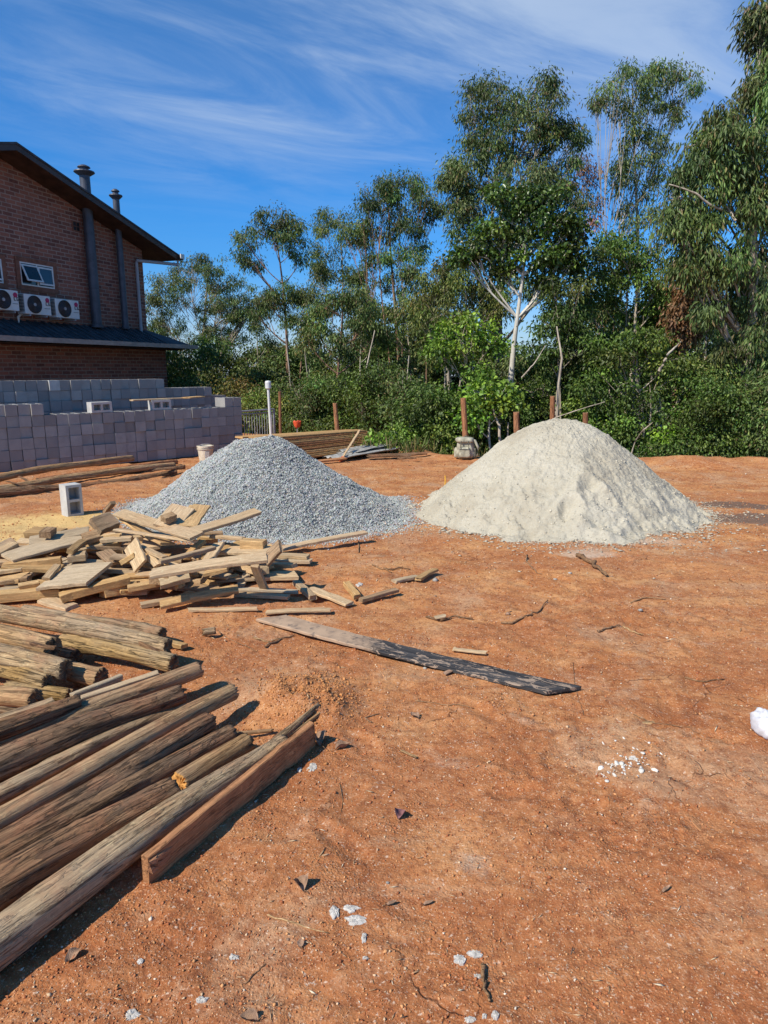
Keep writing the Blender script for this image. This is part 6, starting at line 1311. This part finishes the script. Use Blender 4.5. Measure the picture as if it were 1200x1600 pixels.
stem([(1175, 342), (1140, 332), (1112, 322), (1085, 300), (1045, 288)], 15.3, .034, 'long pale limb reaching left from the drooping eucalyptus')
stem([(1150, 345), (1133, 318), (1127, 300)], 15.1, .025, 'short pale limb forking up from the long one')
stem([(1155, 725), (1160, 690), (1158, 640), (1165, 600)], 14.9, .07, 'pale trunk base showing at the right end of the hedge')
stem([(620, 650), (645, 658), (690, 660)], 15.2, .018, 'horizontal bare vine in the creeper covered bush')
stem([(870, 655), (872, 610), (878, 560), (870, 510)], 15.6, .04, 'pale forked stem above the post over the sand')
stem([(978, 715), (992, 690), (1005, 672), (1020, 660)], 14.3, .02, 'bare branch leaning over the right flank of the sand')
for i in range(14):
    x = (455, 480, 497, 570, 640, 660, 688, 705, 930, 1070, 1105, 1128, 1045, 955)[i]; hh = g2.uniform(60, 190)
    stem([(x, 705), (x + g2.uniform(-8, 8), 705 - hh * .5), (x + g2.uniform(-16, 16), 705 - hh)], 15.4 + g2.uniform(0, 1.6) + (2.2 if x < 560 else 0), .03, ('slim pale stem in the thicket, ' + ('left of the lamp side gap', 'behind the orange capped stake', 'just right of the orange capped stake', 'right of the thin wooden post by the boards', 'in the creeper covered bush', 'in the small leaved bush', 'left of the backpack post', 'close by the backpack post', 'behind the sand shoulder', 'below the brown dry tree', 'right of the brown dry tree', 'left of the pale trunk base', 'amid the light leaved low tree', 'behind the sand right flank')[i]))
# dry reeds and grass tufts along the foot of the hedge
GR = 'dry grass tufts at the foot of the hedge'
for i in range(26):
    px = 560 + i * 25 + g2.uniform(-9, 9); w_ = 14.0 - .35 * (px - 600) / 300 + g2.uniform(.1, .7); c = dp(px, 712, w_); zb_ = g0(c.x, c.y); rg_ = np.random.default_rng(i); n_ = 46
    P_ = np.stack([rg_.normal(0, .09, n_), rg_.normal(0, .09, n_), np.zeros(n_)], 1); D_v = unit(rg_.normal(0, .45, (n_, 3)) * [1, 1, .3] + [0, 0, 1.1]); pc_ = np.array([(.30, .25, .10), (.16, .20, .06), (.36, .28, .15), (.10, .16, .04)])[rg_.integers(0, 4, n_)]
    o = leafmesh(P_, D_v, unit(rg_.normal(size=(n_, 3))), rg_.uniform(.15, .5, n_), rg_.uniform(.008, .02, n_), pc_, 'grass_tuft', M['leaf'], None); o.location = (c.x, c.y, zb_ - .02)
    tag(o, 'dry grass tuft at the foot of the hedge, %s from the left' % NTH[i], 'grass tuft', GR)
# distant wooded land and a few far roofs
rgf = np.random.default_rng(5); n = 26000
a_ = rgf.uniform(-.66, .66, n); Y = 60 + 190 * rgf.uniform(0, 1, n) ** 1.3; x = Y * a_; z = gz(x, Y) + rgf.uniform(0, 1, n) ** .7 * (4.5 + 2.5 * vnoise(x * .12, Y * .12, 9))
pc = np.array(PAL['olive'])[rgf.integers(0, 4, n)]
D = unit(rgf.normal(size=(n, 3)) + [0, 0, -.3]); o = leafmesh(np.stack([x, Y, z], 1), D, unit(rgf.normal(size=(n, 3))), rgf.uniform(.7, 1.5, n), rgf.uniform(.4, .9, n), pc, 'distant_woodland', M['leaf'], None)
tag(o, 'hazy far woodland seen between the trunks', 'woodland', kind='stuff')
for i, (px, py, Y, w) in enumerate(((300, 583, 190, 7), (1090, 540, 420, 12), (1150, 548, 360, 9), (385, 560, 380, 8))):
    c = dp(px, py, Y); e = empty('distant_building', (c.x, c.y, c.z - 4), .3 + i, ('far white building seen right of the brick house', 'far pale building on the hill at the right', 'far building on the hill near the right edge', 'far pale building above the yellowish bush')[i], 'building')
    MB().box((-w / 2, -w / 3, -4), (w / 2, w / 3, 3)).build('wall', M['white'], e)
    MB().add([(-w / 2 - .4, -w / 3 - .4, 3.01), (w / 2 + .4, -w / 3 - .4, 3.01), (w / 2 + .4, w / 3 + .4, 3.01), (-w / 2 - .4, w / 3 + .4, 3.01), (-w / 2 - .4, 0, 4.6), (w / 2 + .4, 0, 4.6)], [(0, 3, 2, 1), (0, 1, 5, 4), (2, 3, 4, 5), (0, 4, 3), (1, 2, 5)]).build('roof', M['brick_trim'], e)
bpy.context.view_layer.update()
